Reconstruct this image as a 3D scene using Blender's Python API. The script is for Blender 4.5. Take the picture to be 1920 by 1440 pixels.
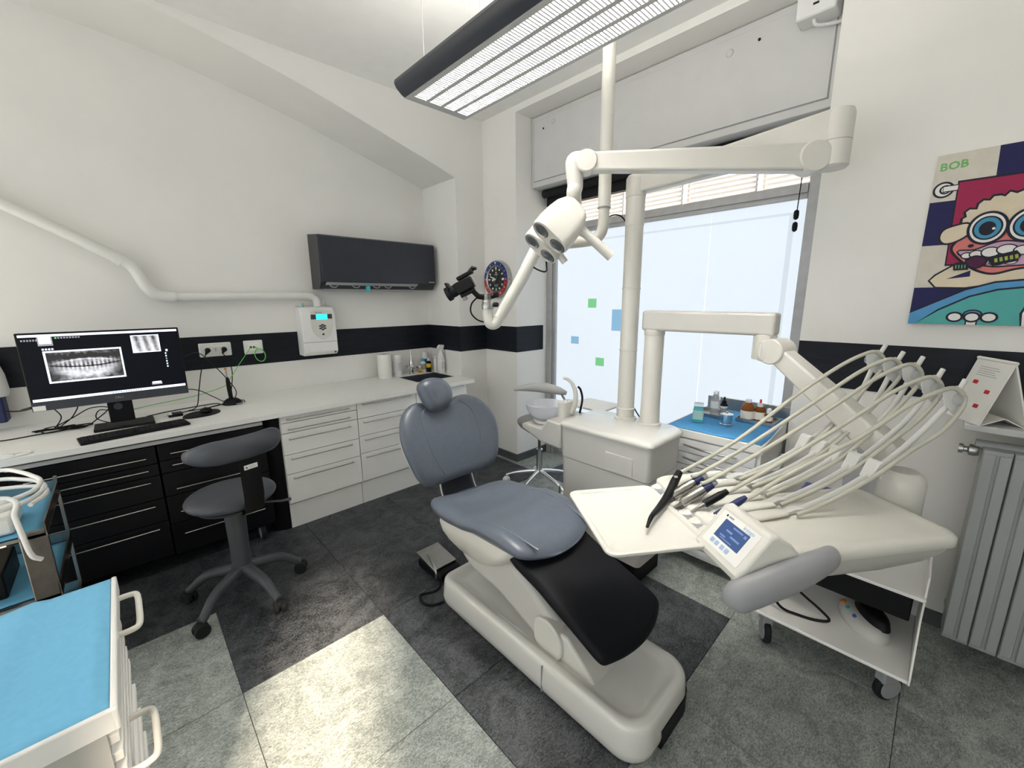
import bpy, bmesh, math, random
from mathutils import Vector, Matrix
random.seed(7)
S = bpy.context.scene
COL = S.collection
for o in list(bpy.data.objects): bpy.data.objects.remove(o)

# ------------------------------------------------------------------ camera
EYE = 1.6
def cam_axes(yaw, pitch, roll):
    f = Vector((math.cos(yaw), math.sin(yaw), 0)); r = Vector((math.sin(yaw), -math.cos(yaw), 0)); u = Vector((0, 0, 1))
    f2 = f*math.cos(pitch) - u*math.sin(pitch); u2 = u*math.cos(pitch) + f*math.sin(pitch)
    r3 = r*math.cos(roll) + u2*math.sin(roll); u3 = u2*math.cos(roll) - r*math.sin(roll)
    return r3, u3, f2
CR, CU, CF = cam_axes(math.radians(46.53), math.radians(11.55), math.radians(-.47))
cd = bpy.data.cameras.new('camera'); cam = bpy.data.objects.new('camera', cd); COL.objects.link(cam)
cd.sensor_width = 36; cd.lens = 36*770/1920; cd.clip_start = .02; cd.clip_end = 200
m = Matrix.Identity(4)
for i in range(3):
    m[i][0] = CR[i]; m[i][1] = CU[i]; m[i][2] = -CF[i]
m[2][3] = EYE
cam.matrix_world = m
S.camera = cam
# ------------------------------------------------------------------ world, sun, exposure
W = bpy.data.worlds.new('world'); S.world = W; W.use_nodes = True
bg = W.node_tree.nodes['Background']; bg.inputs[0].default_value = (.93, .97, 1, 1); bg.inputs[1].default_value = WORLD_STRENGTH = 1.1
sd = bpy.data.lights.new('sun', 'SUN'); sd.energy = 12.0; sd.angle = math.radians(4); sd.color = (1, .83, .65)
sun = bpy.data.objects.new('sun', sd); COL.objects.link(sun)
sun.rotation_euler = Vector((.41, .91, -.62)).to_track_quat('-Z', 'Y').to_euler(); sun.location = (-2, -6, 5)
S.view_settings.view_transform = 'Standard'; S.view_settings.look = 'None'
S.view_settings.gamma = 1; S.view_settings.use_curve_mapping = False
S.view_settings.exposure = 0.60
WINDOW_EMIT = .56; LAMP_EMIT = 64

# ------------------------------------------------------------------ materials
MATS = {}
def mat(name, col, rough=.5, metal=0, bump=0, bscale=200, var=0, vscale=8, emit=0, ecol=None, trans=0, alpha=1, ior=1.45, coat=0, spec=.5, stretch=None):
    m = bpy.data.materials.new(name); m.use_nodes = True; nt = m.node_tree; b = nt.nodes['Principled BSDF']
    b.inputs['Base Color'].default_value = (*col, 1); b.inputs['Roughness'].default_value = rough; b.inputs['Metallic'].default_value = metal
    b.inputs['IOR'].default_value = ior; b.inputs['Specular IOR Level'].default_value = spec
    b.inputs['Transmission Weight'].default_value = trans; b.inputs['Alpha'].default_value = alpha; b.inputs['Coat Weight'].default_value = coat
    tc = nt.nodes.new('ShaderNodeTexCoord'); vec = tc.outputs['Object']
    if stretch:
        mp = nt.nodes.new('ShaderNodeMapping'); mp.inputs['Scale'].default_value = stretch; nt.links.new(vec, mp.inputs['Vector']); vec = mp.outputs['Vector']
    n = nt.nodes.new('ShaderNodeTexNoise'); n.inputs['Scale'].default_value = vscale; n.inputs['Detail'].default_value = 6; nt.links.new(vec, n.inputs['Vector'])
    r = nt.nodes.new('ShaderNodeValToRGB'); v = max(var, .015)
    r.color_ramp.elements[0].position = .3; r.color_ramp.elements[1].position = .7
    r.color_ramp.elements[0].color = (*[max(0, c*(1-v)) for c in col], 1); r.color_ramp.elements[1].color = (*[min(1, c*(1+v)) for c in col], 1)
    nt.links.new(n.outputs['Fac'], r.inputs['Fac']); nt.links.new(r.outputs['Color'], b.inputs['Base Color'])
    if bump:
        n2 = nt.nodes.new('ShaderNodeTexNoise'); n2.inputs['Scale'].default_value = bscale; n2.inputs['Detail'].default_value = 4; nt.links.new(vec, n2.inputs['Vector'])
        bp = nt.nodes.new('ShaderNodeBump'); bp.inputs['Strength'].default_value = bump; bp.inputs['Distance'].default_value = .002
        nt.links.new(n2.outputs['Fac'], bp.inputs['Height']); nt.links.new(bp.outputs['Normal'], b.inputs['Normal'])
    if emit:
        b.inputs['Emission Color'].default_value = (*(ecol or col), 1); b.inputs['Emission Strength'].default_value = emit
    MATS[name] = m
    return m
def tile_mat(name, a, bcol, rough):
    m = mat(name, a, rough); nt = m.node_tree; b = nt.nodes['Principled BSDF']
    gi = nt.nodes.new('ShaderNodeNewGeometry'); oi = nt.nodes.new('ShaderNodeObjectInfo')
    add = nt.nodes.new('ShaderNodeVectorMath'); add.operation = 'ADD'; nt.links.new(gi.outputs['Position'], add.inputs[0])
    mul = nt.nodes.new('ShaderNodeVectorMath'); mul.operation = 'SCALE'; mul.inputs['Scale'].default_value = 1.0
    nt.links.new(oi.outputs['Location'], mul.inputs[0]); nt.links.new(mul.outputs[0], add.inputs[1])
    cols = []
    def noise(sc, det, dist, lo, hi, st=None):
        n = nt.nodes.new('ShaderNodeTexNoise'); n.inputs['Scale'].default_value = sc; n.inputs['Detail'].default_value = det; n.inputs['Distortion'].default_value = dist
        src = add.outputs[0]
        if st:
            mp = nt.nodes.new('ShaderNodeMapping'); mp.inputs['Scale'].default_value = st; mp.inputs['Rotation'].default_value = (0, 0, .5); nt.links.new(src, mp.inputs[0]); src = mp.outputs[0]
        nt.links.new(src, n.inputs['Vector'])
        mr = nt.nodes.new('ShaderNodeMapRange'); mr.inputs[1].default_value = lo; mr.inputs[2].default_value = hi; nt.links.new(n.outputs['Fac'], mr.inputs[0]); return mr.outputs[0]
    n1 = noise(7, 9, 1.5, .3, .72); n2 = noise(38, 6, 2.5, .35, .7, (1, 2.2, 1)); n3 = noise(150, 3, .5, .3, .75)
    s = nt.nodes.new('ShaderNodeMath'); s.operation = 'MULTIPLY_ADD'; s.inputs[1].default_value = .30; nt.links.new(n1, s.inputs[0])
    s2 = nt.nodes.new('ShaderNodeMath'); s2.operation = 'MULTIPLY_ADD'; s2.inputs[1].default_value = .40; nt.links.new(n2, s2.inputs[0])
    s3 = nt.nodes.new('ShaderNodeMath'); s3.operation = 'MULTIPLY'; s3.inputs[1].default_value = .30; nt.links.new(n3, s3.inputs[0])
    nt.links.new(s3.outputs[0], s2.inputs[2]); nt.links.new(s2.outputs[0], s.inputs[2])
    mix = nt.nodes.new('ShaderNodeMix'); mix.data_type = 'RGBA'; mix.inputs['A'].default_value = (*a, 1); mix.inputs['B'].default_value = (*bcol, 1)
    cr = nt.nodes.new('ShaderNodeMapRange'); cr.inputs[1].default_value = .26; cr.inputs[2].default_value = .74; nt.links.new(s.outputs[0], cr.inputs[0]); nt.links.new(cr.outputs[0], mix.inputs['Factor']); nt.links.new(mix.outputs['Result'], b.inputs['Base Color'])
    bp = nt.nodes.new('ShaderNodeBump'); bp.inputs['Strength'].default_value = .25; bp.inputs['Distance'].default_value = .002
    nt.links.new(s.outputs[0], bp.inputs['Height']); nt.links.new(bp.outputs['Normal'], b.inputs['Normal'])
    return m
mat('wall', (.80, .785, .745), .85, bump=.15, bscale=260, var=.02, vscale=3)
mat('wall_cool', (.74, .74, .745), .85, bump=.15, bscale=260, var=.02, vscale=3)
mat('ceiling', (.82, .81, .78), .9, var=.02)
mat('stripe', (.0055, .007, .012), .5, spec=.3, bump=.1, bscale=80, var=.45, vscale=6, stretch=(1, 1, 5))
mat('baseboard', (.075, .08, .082), .5, var=.1)
mat('grout', (.05, .052, .05), .8)
tile_mat('tile_dark', (.009, .011, .013), (.098, .104, .112), .50)
tile_mat('tile_light', (.155, .176, .163), (.435, .46, .425), .52)
mat('alu', (.44, .44, .44), .45, .35, var=.06, vscale=20)
mat('panel', (.60, .595, .585), .5, var=.02)
mat('white_lac', (.86, .85, .81), .28, var=.01)
mat('white_top', (.86, .855, .815), .4, var=.01)
mat('black_lac', (.004, .004, .006), .4, var=.1, spec=.25)
mat('black_side', (.003, .003, .004), .7, spec=.2)
mat('chrome', (.75, .75, .75), .15, 1)
mat('steel', (.45, .45, .44), .3, 1, var=.08, vscale=30)
mat('dark_steel', (.22, .21, .2), .3, 1, var=.1, vscale=40)
mat('handle_metal', (.62, .61, .58), .25, 1)
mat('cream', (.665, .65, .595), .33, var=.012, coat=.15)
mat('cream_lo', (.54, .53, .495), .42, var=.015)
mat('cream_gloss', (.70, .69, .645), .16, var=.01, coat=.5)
mat('tray_cream', (.72, .705, .64), .3, var=.01)
mat('grey_plastic', (.29, .295, .305), .45, var=.03)
mat('leather', (.098, .115, .145), .30, bump=.12, bscale=500, var=.04, vscale=40)
mat('leather_hi', (.098, .115, .145), .30, bump=.1, bscale=500)
mat('leather_black', (.0035, .004, .006), .6, spec=.22, bump=.1, bscale=400, var=.1)
mat('stool_leather', (.055, .061, .074), .45, bump=.15, bscale=500, var=.06)
mat('stool_plastic', (.05, .054, .062), .45, var=.06)
mat('taupe', (.20, .20, .185), .45, var=.03)
mat('black', (.004, .004, .005), .5, spec=.25)
mat('rubber', (.012, .012, .014), .65, spec=.25)
mat('blue_paper', (.17, .47, .70), .8, bump=.3, bscale=30, var=.04, vscale=60)
mat('blue_deep', (.075, .33, .66), .75, bump=.5, bscale=14, var=.07, vscale=30)
mat('blue_drape', (.13, .40, .60), .8, bump=.6, bscale=12, var=.06)
mat('glass', (.92, .95, .95), .04, trans=1, ior=1.3)
mat('clear_plastic', (.93, .94, .96), .12, trans=.8, ior=1.15)
mat('frost_plastic', (.86, .87, .90), .22, trans=.62, ior=1.15)
mat('amber', (.42, .14, .02), .08, trans=.6, ior=1.3)
mat('hose', (.50, .49, .41), .5, var=.03)
mat('white_plastic', (.76, .76, .74), .4)
mat('whip', (.74, .735, .70), .42)
mat('pipe', (.72, .715, .68), .32)
mat('ac_black', (.018, .022, .032), .36, var=.1)
mat('ac_side', (.03, .03, .033), .4)
mat('paper', (.84, .82, .76), .85)
mat('label_grey', (.33, .34, .35), .8)
mat('green_cable', (.12, .55, .10), .5)
mat('red', (.55, .03, .04), .5)
mat('yellow', (.75, .5, .03), .4)
mat('teal', (.05, .42, .42), .5)
mat('navy', (.012, .02, .09), .5)
mat('orange', (.7, .2, .03), .5)
mat('blue_btn', (.05, .12, .5), .5)
mat('lcd', (.02, .55, .7), .4, emit=.9, ecol=(.03, .75, .9))
mat('lamp_body', (.045, .05, .062), .35, var=.05)
mat('louvre', (.62, .62, .64), .35)
mat('nickel', (.34, .325, .30), .32, 1, var=.06, vscale=60)
mat('bracket_navy', (.006, .008, .014), .5, spec=.3)
mat('tube', (1, 1, 1), .5, emit=LAMP_EMIT, ecol=(1, .962, .90))
mat('added_uplight', (1, 1, 1), .5, emit=26, ecol=(1, .962, .90))  # glow of strips added on top of the lamp to brighten the ceiling
mat('frosted', (.25, .27, .29), .6, emit=WINDOW_EMIT, ecol=(.80, .885, .97))  # daylight behind the panes is put in as their own glow
mat('frosted_shade', (.22, .24, .26), .6, emit=WINDOW_EMIT*.86, ecol=(.76, .85, .94))  # shadow of the outer frame, painted as a dimmer pane glow
mat('film_green', (.08, .22, .1), .6, emit=WINDOW_EMIT*.72, ecol=(.27, .80, .36))  # backlight on the film squares is put in as coloured glow
mat('film_blue', (.08, .16, .25), .6, emit=WINDOW_EMIT*.72, ecol=(.36, .66, .93))
mat('facade', (.66, .65, .63), .9)
mat('facade_line', (.42, .38, .38), .9)
mat('shelf_grey', (.50, .50, .49), .5)
mat('radiator', (.34, .35, .345), .45, var=.03)
mat('wire', (.6, .6, .55), .4, .5)
mat('purple_cloth', (.45, .42, .62), .8)
mat('sink_dark', (.09, .10, .12), .35, .6)
mat('lens', (.10, .11, .13), .1, .3)
# ------------------------------------------------------------------ mesh helpers
def catmull(pts, k=6, closed=False):
    P = [Vector(p) for p in pts]; n = len(P); out = []
    for i in range(n if closed else n-1):
        p0 = P[(i-1) % n] if closed or i > 0 else P[0]*2-P[1]
        p1 = P[i]; p2 = P[(i+1) % n]
        p3 = P[(i+2) % n] if closed or i+2 < n else P[-1]*2-P[-2]
        for j in range(k):
            t = j/k
            out.append(.5*((2*p1)+(p2-p0)*t+(2*p0-5*p1+4*p2-p3)*t*t+(3*p1-p0-3*p2+p3)*t**3))
    if not closed: out.append(P[-1])
    return out
def rrect(x0, x1, y0, y1, r, k=5):
    out = []
    if isinstance(r, (int, float)): r = (r,)*4
    for (cx, cy, a0, rr) in ((x1-r[0], y1-r[0], 0, r[0]), (x0+r[1], y1-r[1], 90, r[1]), (x0+r[2], y0+r[2], 180, r[2]), (x1-r[3], y0+r[3], 270, r[3])):
        for j in range(k+1):
            a = math.radians(a0+90*j/k); out.append((cx+rr*math.cos(a), cy+rr*math.sin(a)))
    return out
def interp(tab, t):
    if t <= tab[0][0]: return tab[0][1]
    for (a, va), (b, vb) in zip(tab, tab[1:]):
        if t <= b:
            s = (t-a)/(b-a); s = s*s*(3-2*s)*.5 + s*.5
            return va+(vb-va)*s
    return tab[-1][1]
class MB:
    def __init__(s): s.v = []; s.f = []
    def add(s, vs, fs):
        n = len(s.v); s.v += [tuple(v) for v in vs]; s.f += [tuple(i+n for i in f) for f in fs]; return s
    def box(s, x0, x1, y0, y1, z0, z1, M=None):
        vs = [Vector((x, y, z)) for z in (z0, z1) for y in (y0, y1) for x in (x0, x1)]
        if M is not None: vs = [M @ v for v in vs]
        return s.add(vs, [(0, 2, 3, 1), (4, 5, 7, 6), (0, 1, 5, 4), (2, 6, 7, 3), (0, 4, 6, 2), (1, 3, 7, 5)])
    def obox(s, c, ax, ay, az, hx, hy, hz):
        c = Vector(c); ax, ay, az = (Vector(a).normalized() for a in (ax, ay, az))
        M = Matrix(((ax.x, ay.x, az.x, c.x), (ax.y, ay.y, az.y, c.y), (ax.z, ay.z, az.z, c.z), (0, 0, 0, 1)))
        return s.box(-hx, hx, -hy, hy, -hz, hz, M)
    def loft(s, rings, cap0=True, cap1=True, closed=True):
        n = len(rings[0]); vs = []; fs = []
        for r in rings: vs += [tuple(p) for p in r]
        for k in range(len(rings)-1):
            for i in range(n if closed else n-1):
                j = (i+1) % n; fs.append((k*n+i, k*n+j, (k+1)*n+j, (k+1)*n+i))
        if cap0: fs.append(tuple(range(n-1, -1, -1)))
        if cap1: fs.append(tuple((len(rings)-1)*n+i for i in range(n)))
        return s.add(vs, fs)
    def prism(s, poly, axis, lo, hi):
        def P(a, b, h): return {'x': (h, a, b), 'y': (a, h, b), 'z': (a, b, h)}[axis]
        return s.loft([[P(a, b, lo) for a, b in poly], [P(a, b, hi) for a, b in poly]])
    def cyl(s, p0, p1, r0, r1=None, n=20, caps=True):
        return s.sweep([p0, p1], [r0, r0 if r1 is None else r1], n, caps)
    def sweep(s, pts, rad, n=10, caps=True, flat=None, upv=None):
        P = [Vector(p) for p in pts]; m_ = len(P)
        if isinstance(rad, (int, float)): rad = [rad]*m_
        T = []
        for i in range(m_):
            a = P[max(i-1, 0)]; b = P[min(i+1, m_-1)]; T.append((b-a).normalized())
        ref = Vector(upv) if upv else (Vector((0, 0, 1)) if abs(T[0].z) < .9 else Vector((1, 0, 0)))
        N = (ref-T[0]*ref.dot(T[0])).normalized(); rings = []
        for i in range(m_):
            if upv: N = (ref-T[i]*ref.dot(T[i])).normalized()
            else: N = (N-T[i]*N.dot(T[i])).normalized()
            B = T[i].cross(N); fl = flat if flat else 1
            rings.append([P[i]+N*rad[i]*fl*math.cos(2*math.pi*j/n)+B*rad[i]*math.sin(2*math.pi*j/n) for j in range(n)])
        return s.loft(rings, caps, caps)
    def tube(s, pts, r, n=10, k=6, closed=False):
        c = catmull(pts, k, closed)
        if closed: c.append(c[0])
        if isinstance(r, (list, tuple)):
            m_ = len(c); r = [interp([(i/(len(r)-1), r[i]) for i in range(len(r))], j/(m_-1)) for j in range(m_)]
        return s.sweep(c, r, n)
    def lathe(s, prof, c, n=28, axis=(0, 0, 1), cap=True):
        ax = Vector(axis).normalized(); ref = Vector((1, 0, 0)) if abs(ax.x) < .9 else Vector((0, 1, 0))
        A = (ref-ax*ref.dot(ax)).normalized(); B = ax.cross(A); c = Vector(c)
        return s.loft([[c+ax*z+(A*math.cos(2*math.pi*j/n)+B*math.sin(2*math.pi*j/n))*max(r, 1e-4) for j in range(n)] for r, z in prof], cap, cap)
    def ell(s, c, rx, ry, rz, n=20, m_=12, M=None):
        rings = []
        for i in range(1, m_):
            a = math.pi*i/m_-math.pi/2
            rings.append([Vector((c[0]+rx*math.cos(a)*math.cos(2*math.pi*j/n), c[1]+ry*math.cos(a)*math.sin(2*math.pi*j/n), c[2]+rz*math.sin(a))) for j in range(n)])
        return s.loft(rings)
    def cushion(s, outline, thick, fn, nr=10, edge=.32):
        # outline: 2D closed list; fn(a,b,d) -> world point; d runs from -thick/2 to thick/2
        n = len(outline); cx = sum(p[0] for p in outline)/n; cy = sum(p[1] for p in outline)/n
        prof = []
        for i in range(nr+1):
            q = i/nr; prof.append((q*(1-edge*.5) if q < 1 else 1-edge*.5, 1))
        seq = []
        for i in range(1, nr): seq.append((i/nr*(1-edge), 1.0-.10*(i/nr)**2))
        for i in range(9):
            a = math.pi/2*(1-i/8); seq.append((1-edge+edge*math.cos(a), .9*math.sin(a)))
        top = [(q, d) for q, d in seq]; bot = [(q, -d) for q, d in reversed(seq[:-1])]
        rings = []
        for q, d in top+bot: rings.append([fn(cx+(x-cx)*q, cy+(y-cy)*q, d*thick/2) for x, y in outline])
        return s.loft(rings)
    def build(s, name, material, parent=None, bevel=0, seg=2, sub=0, angle=38, solid=0):
        me = bpy.data.meshes.new(name)
        vs = s.v
        if parent is not None:
            inv = parent_root_inv(parent); vs = [inv @ Vector(v) for v in vs]
        me.from_pydata([tuple(v) for v in vs], [], s.f); me.validate()
        bm = bmesh.new(); bm.from_mesh(me); bmesh.ops.recalc_face_normals(bm, faces=bm.faces); bm.to_mesh(me); bm.free()
        for p in me.polygons: p.use_smooth = True
        me.set_sharp_from_angle(angle=math.radians(angle))
        me.materials.append(MATS[material] if isinstance(material, str) else material)
        o = bpy.data.objects.new(name, me); COL.objects.link(o)
        if parent is not None: o.parent = parent
        if solid:
            md = o.modifiers.new('solid', 'SOLIDIFY'); md.thickness = solid; md.offset = 0
        if bevel:
            md = o.modifiers.new('bevel', 'BEVEL'); md.width = bevel; md.segments = seg; md.limit_method = 'ANGLE'; md.angle_limit = math.radians(40); md.harden_normals = False
        if sub:
            md = o.modifiers.new('sub', 'SUBSURF'); md.levels = sub; md.render_levels = sub
        return o
ROOTINV = {}
def parent_root_inv(p):
    while p.parent is not None: p = p.parent
    k = p.name
    if k not in ROOTINV:
        ROOTINV[k] = (Matrix.Translation(p.location) @ p.rotation_euler.to_matrix().to_4x4()).inverted()
    return ROOTINV[k]
def tag(o, label=None, cat=None, group=None, kind=None):
    if label: o['label'] = label
    if cat: o['category'] = cat
    if group: o['group'] = group
    if kind: o['kind'] = kind
    return o
def thing(name, label, cat, loc=(0, 0, 0), rotz=0, group=None):
    o = bpy.data.objects.new(name, None); COL.objects.link(o); o.empty_display_size = .05
    o.location = loc; o.rotation_euler = (0, 0, rotz)
    return tag(o, label, cat, group)
def solo(name, label, cat, mb, material, loc, group=None, **kw):
    mb.v = [(x-loc[0], y-loc[1], z-loc[2]) for x, y, z in mb.v]
    o = mb.build(name, material, None, **kw); o.location = loc
    ROOTINV[o.name] = Matrix.Translation(loc).inverted()
    return tag(o, label, cat, group)
def struct(name, mb, material, label=None, **kw):
    o = mb.build(name, material, None, **kw); tag(o, label, None, None, 'structure'); return o
def text_mb(txt, size, origin, right, up, depth=.0006, align='CENTER'):
    c = bpy.data.curves.new('t', 'FONT'); c.body = txt; c.size = size; c.align_x = align; c.align_y = 'CENTER'; c.extrude = depth; c.resolution_u = 2; c.offset = .001 if txt == 'BOB' else 0
    o = bpy.data.objects.new('t', c); COL.objects.link(o)
    me = bpy.data.meshes.new_from_object(o.evaluated_get(bpy.context.evaluated_depsgraph_get()))
    right = Vector(right).normalized(); up = Vector(up).normalized(); nrm = right.cross(up); og = Vector(origin)
    b = MB(); b.add([og+right*v.co.x+up*v.co.y+nrm*v.co.z for v in me.vertices], [tuple(p.vertices) for p in me.polygons])
    bpy.data.objects.remove(o); bpy.data.curves.remove(c); bpy.data.meshes.remove(me)
    return b
def poly_slab(pts2d, frame, d0, d1):
    # flat polygon in a plane; frame = (origin, right, up, normal)
    og, r, u, n = (Vector(a) for a in frame)
    b = MB(); b.loft([[og+r*x+u*y+n*d0 for x, y in pts2d], [og+r*x+u*y+n*d1 for x, y in pts2d]]); return b
def circ(cx, cy, r, n=28, ry=None, rot=0):
    ry = ry or r; c, s_ = math.cos(rot), math.sin(rot); out = []
    for j in range(n):
        a = 2*math.pi*j/n; x = r*math.cos(a); y = ry*math.sin(a); out.append((cx+x*c-y*s_, cy+x*s_+y*c))
    return out
# ------------------------------------------------------------------ room shell
CEIL = 3.23; YF = 3.26; YB = 3.81; XA = 2.40; XW = 2.73; BAY0 = .555; BAY1 = 2.81; BAYTOP = 3.18; XG = 3.20
XMIN = -2.6; YMIN = -1.7
fl = struct('floor', MB().box(XMIN, 3.3, YMIN, 4.0, -.06, -.004), 'grout', 'floor of square dark and pale grey linoleum tiles')
TS = .63; TX0 = .156; TY0 = .555
DARK = {(0, 2), (1, 0), (1, 1), (1, 2), (1, 3), (2, 0), (-1, 3), (0, 3), (2, 2), (2, 3), (2, 1), (3, 3), (-2, 3), (3, 1), (4, 0), (4, 1), (4, 2), (-1, 4), (0, 4), (1, 4), (2, 4), (3, 4), (1, -1)}
DARK.discard((1, -1))
tile_me = {}
for i in range(-5, 6):
    for j in range(-4, 6):
        x0 = TX0+TS*i; y0 = TY0+TS*j; x1 = x0+TS; y1 = y0+TS
        cx0, cx1 = max(x0, XMIN), min(x1, 3.28); cy0, cy1 = max(y0, YMIN), min(y1, 3.98)
        if cx1-cx0 < .03 or cy1-cy0 < .03: continue
        kind = 'tile_dark' if (i, j) in DARK else 'tile_light'
        full = abs(cx1-cx0-TS) < 1e-6 and abs(cy1-cy0-TS) < 1e-6
        cx, cy = (cx0+cx1)/2, (cy0+cy1)/2
        if full and kind in tile_me:
            o = bpy.data.objects.new('tile', tile_me[kind]); COL.objects.link(o)
        else:
            hx = (cx1-cx0)/2-.0011; hy = (cy1-cy0)/2-.0011
            o = MB().loft([[(x, y, z) for x, y in ((-hx+e, -hy+e), (hx-e, -hy+e), (hx-e, hy-e), (-hx+e, hy-e))] for z, e in ((-.004, 0), (-.0012, 0), (0, .0012))]).build('tile', kind)
            if full: tile_me[kind] = o.data
        o.location = (cx, cy, 0); o.parent = fl

struct('ceiling', MB().box(XMIN, 3.3, YMIN, 4.0, CEIL, CEIL+.08), 'ceiling', 'plain off-white plaster ceiling')
# left wall with the shallow arched alcove
arch = [(2.40, 2.69), (2.16, 2.765), (1.91, 2.835), (1.65, 2.91), (1.38, 2.985), (1.09, 3.06), (.85, 3.112), (.60, 3.16), (.40, 3.193), (.15, 3.222), (-.05, 3.229)]
poly = [(2.40, 0), (XW, 0), (XW, CEIL), (-.10, CEIL)] + [(p.x, p.y) for p in catmull([(a, b, 0) for a, b in reversed(arch)], 4)]
wl = struct('wall_left', MB().prism(poly, 'y', YF, YB), 'wall', 'off-white wall with a shallow arched alcove over the desk', angle=20)
MB().box(XMIN, XW, YB, YB+.08, 0, CEIL).build('alcove_back', 'wall', wl)
# window wall: pillar, lintel and the part right of the bay
wb = struct('wall_back', MB().box(XW, 3.40, BAY1, YB, 0, CEIL), 'wall', 'off-white wall around the recessed shop window')
MB().box(XW, 3.40, BAY0, BAY1, BAYTOP, CEIL).build('lintel', 'wall', wb)
MB().box(XW, 3.40, YMIN, BAY0, 0, CEIL).build('wall_panel', 'wall', wb)
MB().box(3.27, 3.40, BAY0, BAY1, 0, .06).build('sill', 'wall_cool', wb)
wr = struct('wall_right', MB().box(XMIN, -1.35, YMIN-.08, YMIN, 0, CEIL), 'wall', 'off-white side wall with an added high window opening')
for (x0, x1, z0, z1) in ((-.84, XW, 0, CEIL), (-1.35, -.84, 0, 1.45), (-1.35, -.84, 2.70, CEIL)): MB().box(x0, x1, YMIN-.08, YMIN, z0, z1).build('wall_panel', 'wall', wr)
w2 = thing('assumed_window', 'assumed high side window placed to let a sun patch onto the floor', None); w2['kind'] = 'structure'  # unseen window, added and sized to shape the sun patch
for (x0, x1, z0, z1) in ((-1.35, -1.33, 1.45, 2.70), (-.86, -.84, 1.45, 2.70), (-1.33, -.86, 1.45, 1.48), (-1.33, -.86, 2.67, 2.70)): MB().box(x0, x1, YMIN-.07, YMIN-.01, z0, z1).build('frame_bar', 'alu', w2)
# painted dado stripe
Z0, Z1 = 1.108, 1.352; e = .003
st = struct('trim_1', MB().box(XMIN, XA-e, YB-e, YB, Z0, Z1), 'stripe', 'black painted stripe along the alcove wall above the desk')
st = struct('trim_2', MB().box(XA-e, XA, YF-e, YB, Z0, Z1), 'stripe', 'black painted stripe on the alcove side')
st = struct('trim_3', MB().box(XA, XW-e, YF-e, YF, Z0, Z1), 'stripe', 'black painted stripe between the alcove and the corner')
st = struct('trim_4', MB().box(XW-e, XW, BAY1-e, YF, Z0, Z1), 'stripe', 'black painted stripe on the pillar under the round clock')
st = struct('trim_5', MB().box(XW, 3.10, BAY1-e, BAY1, Z0, Z1), 'stripe', 'black painted stripe inside the window bay')
st = struct('trim_6', MB().box(XW-e, XW, YMIN, BAY0, 1.13, 1.368), 'stripe', 'black painted stripe under the cartoon canvas')
struct('baseboard_left', MB().box(XA, XW-.014, YF-.014, YF, .0, .075), 'baseboard', 'dark grey baseboard between the alcove and the corner')
bb = struct('baseboard_back', MB().box(XW-.014, XW, BAY1-.014, YF, .0, .075).box(XW, 3.15, BAY1-.014, BAY1, .0, .075), 'baseboard', 'dark grey baseboard around the pillar')
struct('baseboard_right', MB().box(XW-.014, XW, YMIN, BAY0, .0, .075), 'baseboard', 'dark grey baseboard behind the radiator')

# ------------------------------------------------------------------ window bay
win = thing('window_1', 'wide frosted shop window with grey metal frame and clear strip on top', None); win['kind'] = 'structure'
ZT0, ZT1 = 2.20, 2.285   # bar between the frosted panes and the clear strip
YL, YR = 2.71, .70
b = MB(); b.box(XG-.03, XG+.05, YL, BAY1, .0, 2.62); b.box(XG-.05, XG-.03, YL+.035, BAY1, .0, 2.62); b.build('frame_post', 'alu', win, bevel=.003)
b = MB(); b.box(XG-.03, XG+.05, BAY0, YR, .0, 2.62); b.box(XG-.05, XG-.03, BAY0, YR-.06, .0, 2.62); b.build('frame_post', 'alu', win, bevel=.003)
b = MB(); b.box(XG-.03, XG+.05, YR, YL, ZT0, ZT1); b.box(XG-.045, XG-.03, YR, YL, ZT0+.03, ZT1); b.build('frame_bar', 'alu', win, bevel=.003)
MB().box(XG-.03, XG+.05, YR, YL, .06, .12).build('frame_bar', 'alu', win, bevel=.003)
MB().box(XG-.03, XG+.05, YR, YL, 2.56, 2.62).build('frame_bar', 'alu', win, bevel=.003)
YS = 1.275
MB().box(XG, XG+.008, YS+.002, YL, .12, ZT0).build('frosted_pane', 'frosted', win)
MB().box(XG, XG+.008, YR, YS-.002, .12, ZT0).build('frosted_pane', 'frosted', win)
MB().box(XG-.001, XG, YR+.06, YL, ZT0-.085, ZT0-.07).build('painted_frame_shade', 'frosted_shade', win)  # thin strips paint the outer frame's shadow onto the frosted panes
MB().box(XG-.001, XG, YR+.06, YR+.09, .12, ZT0-.085).build('painted_frame_shade', 'frosted_shade', win)
tp = MB().box(XG+.004, XG+.008, YR, YL, ZT1, 2.56).build('clear_pane', 'glass', win)
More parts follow.
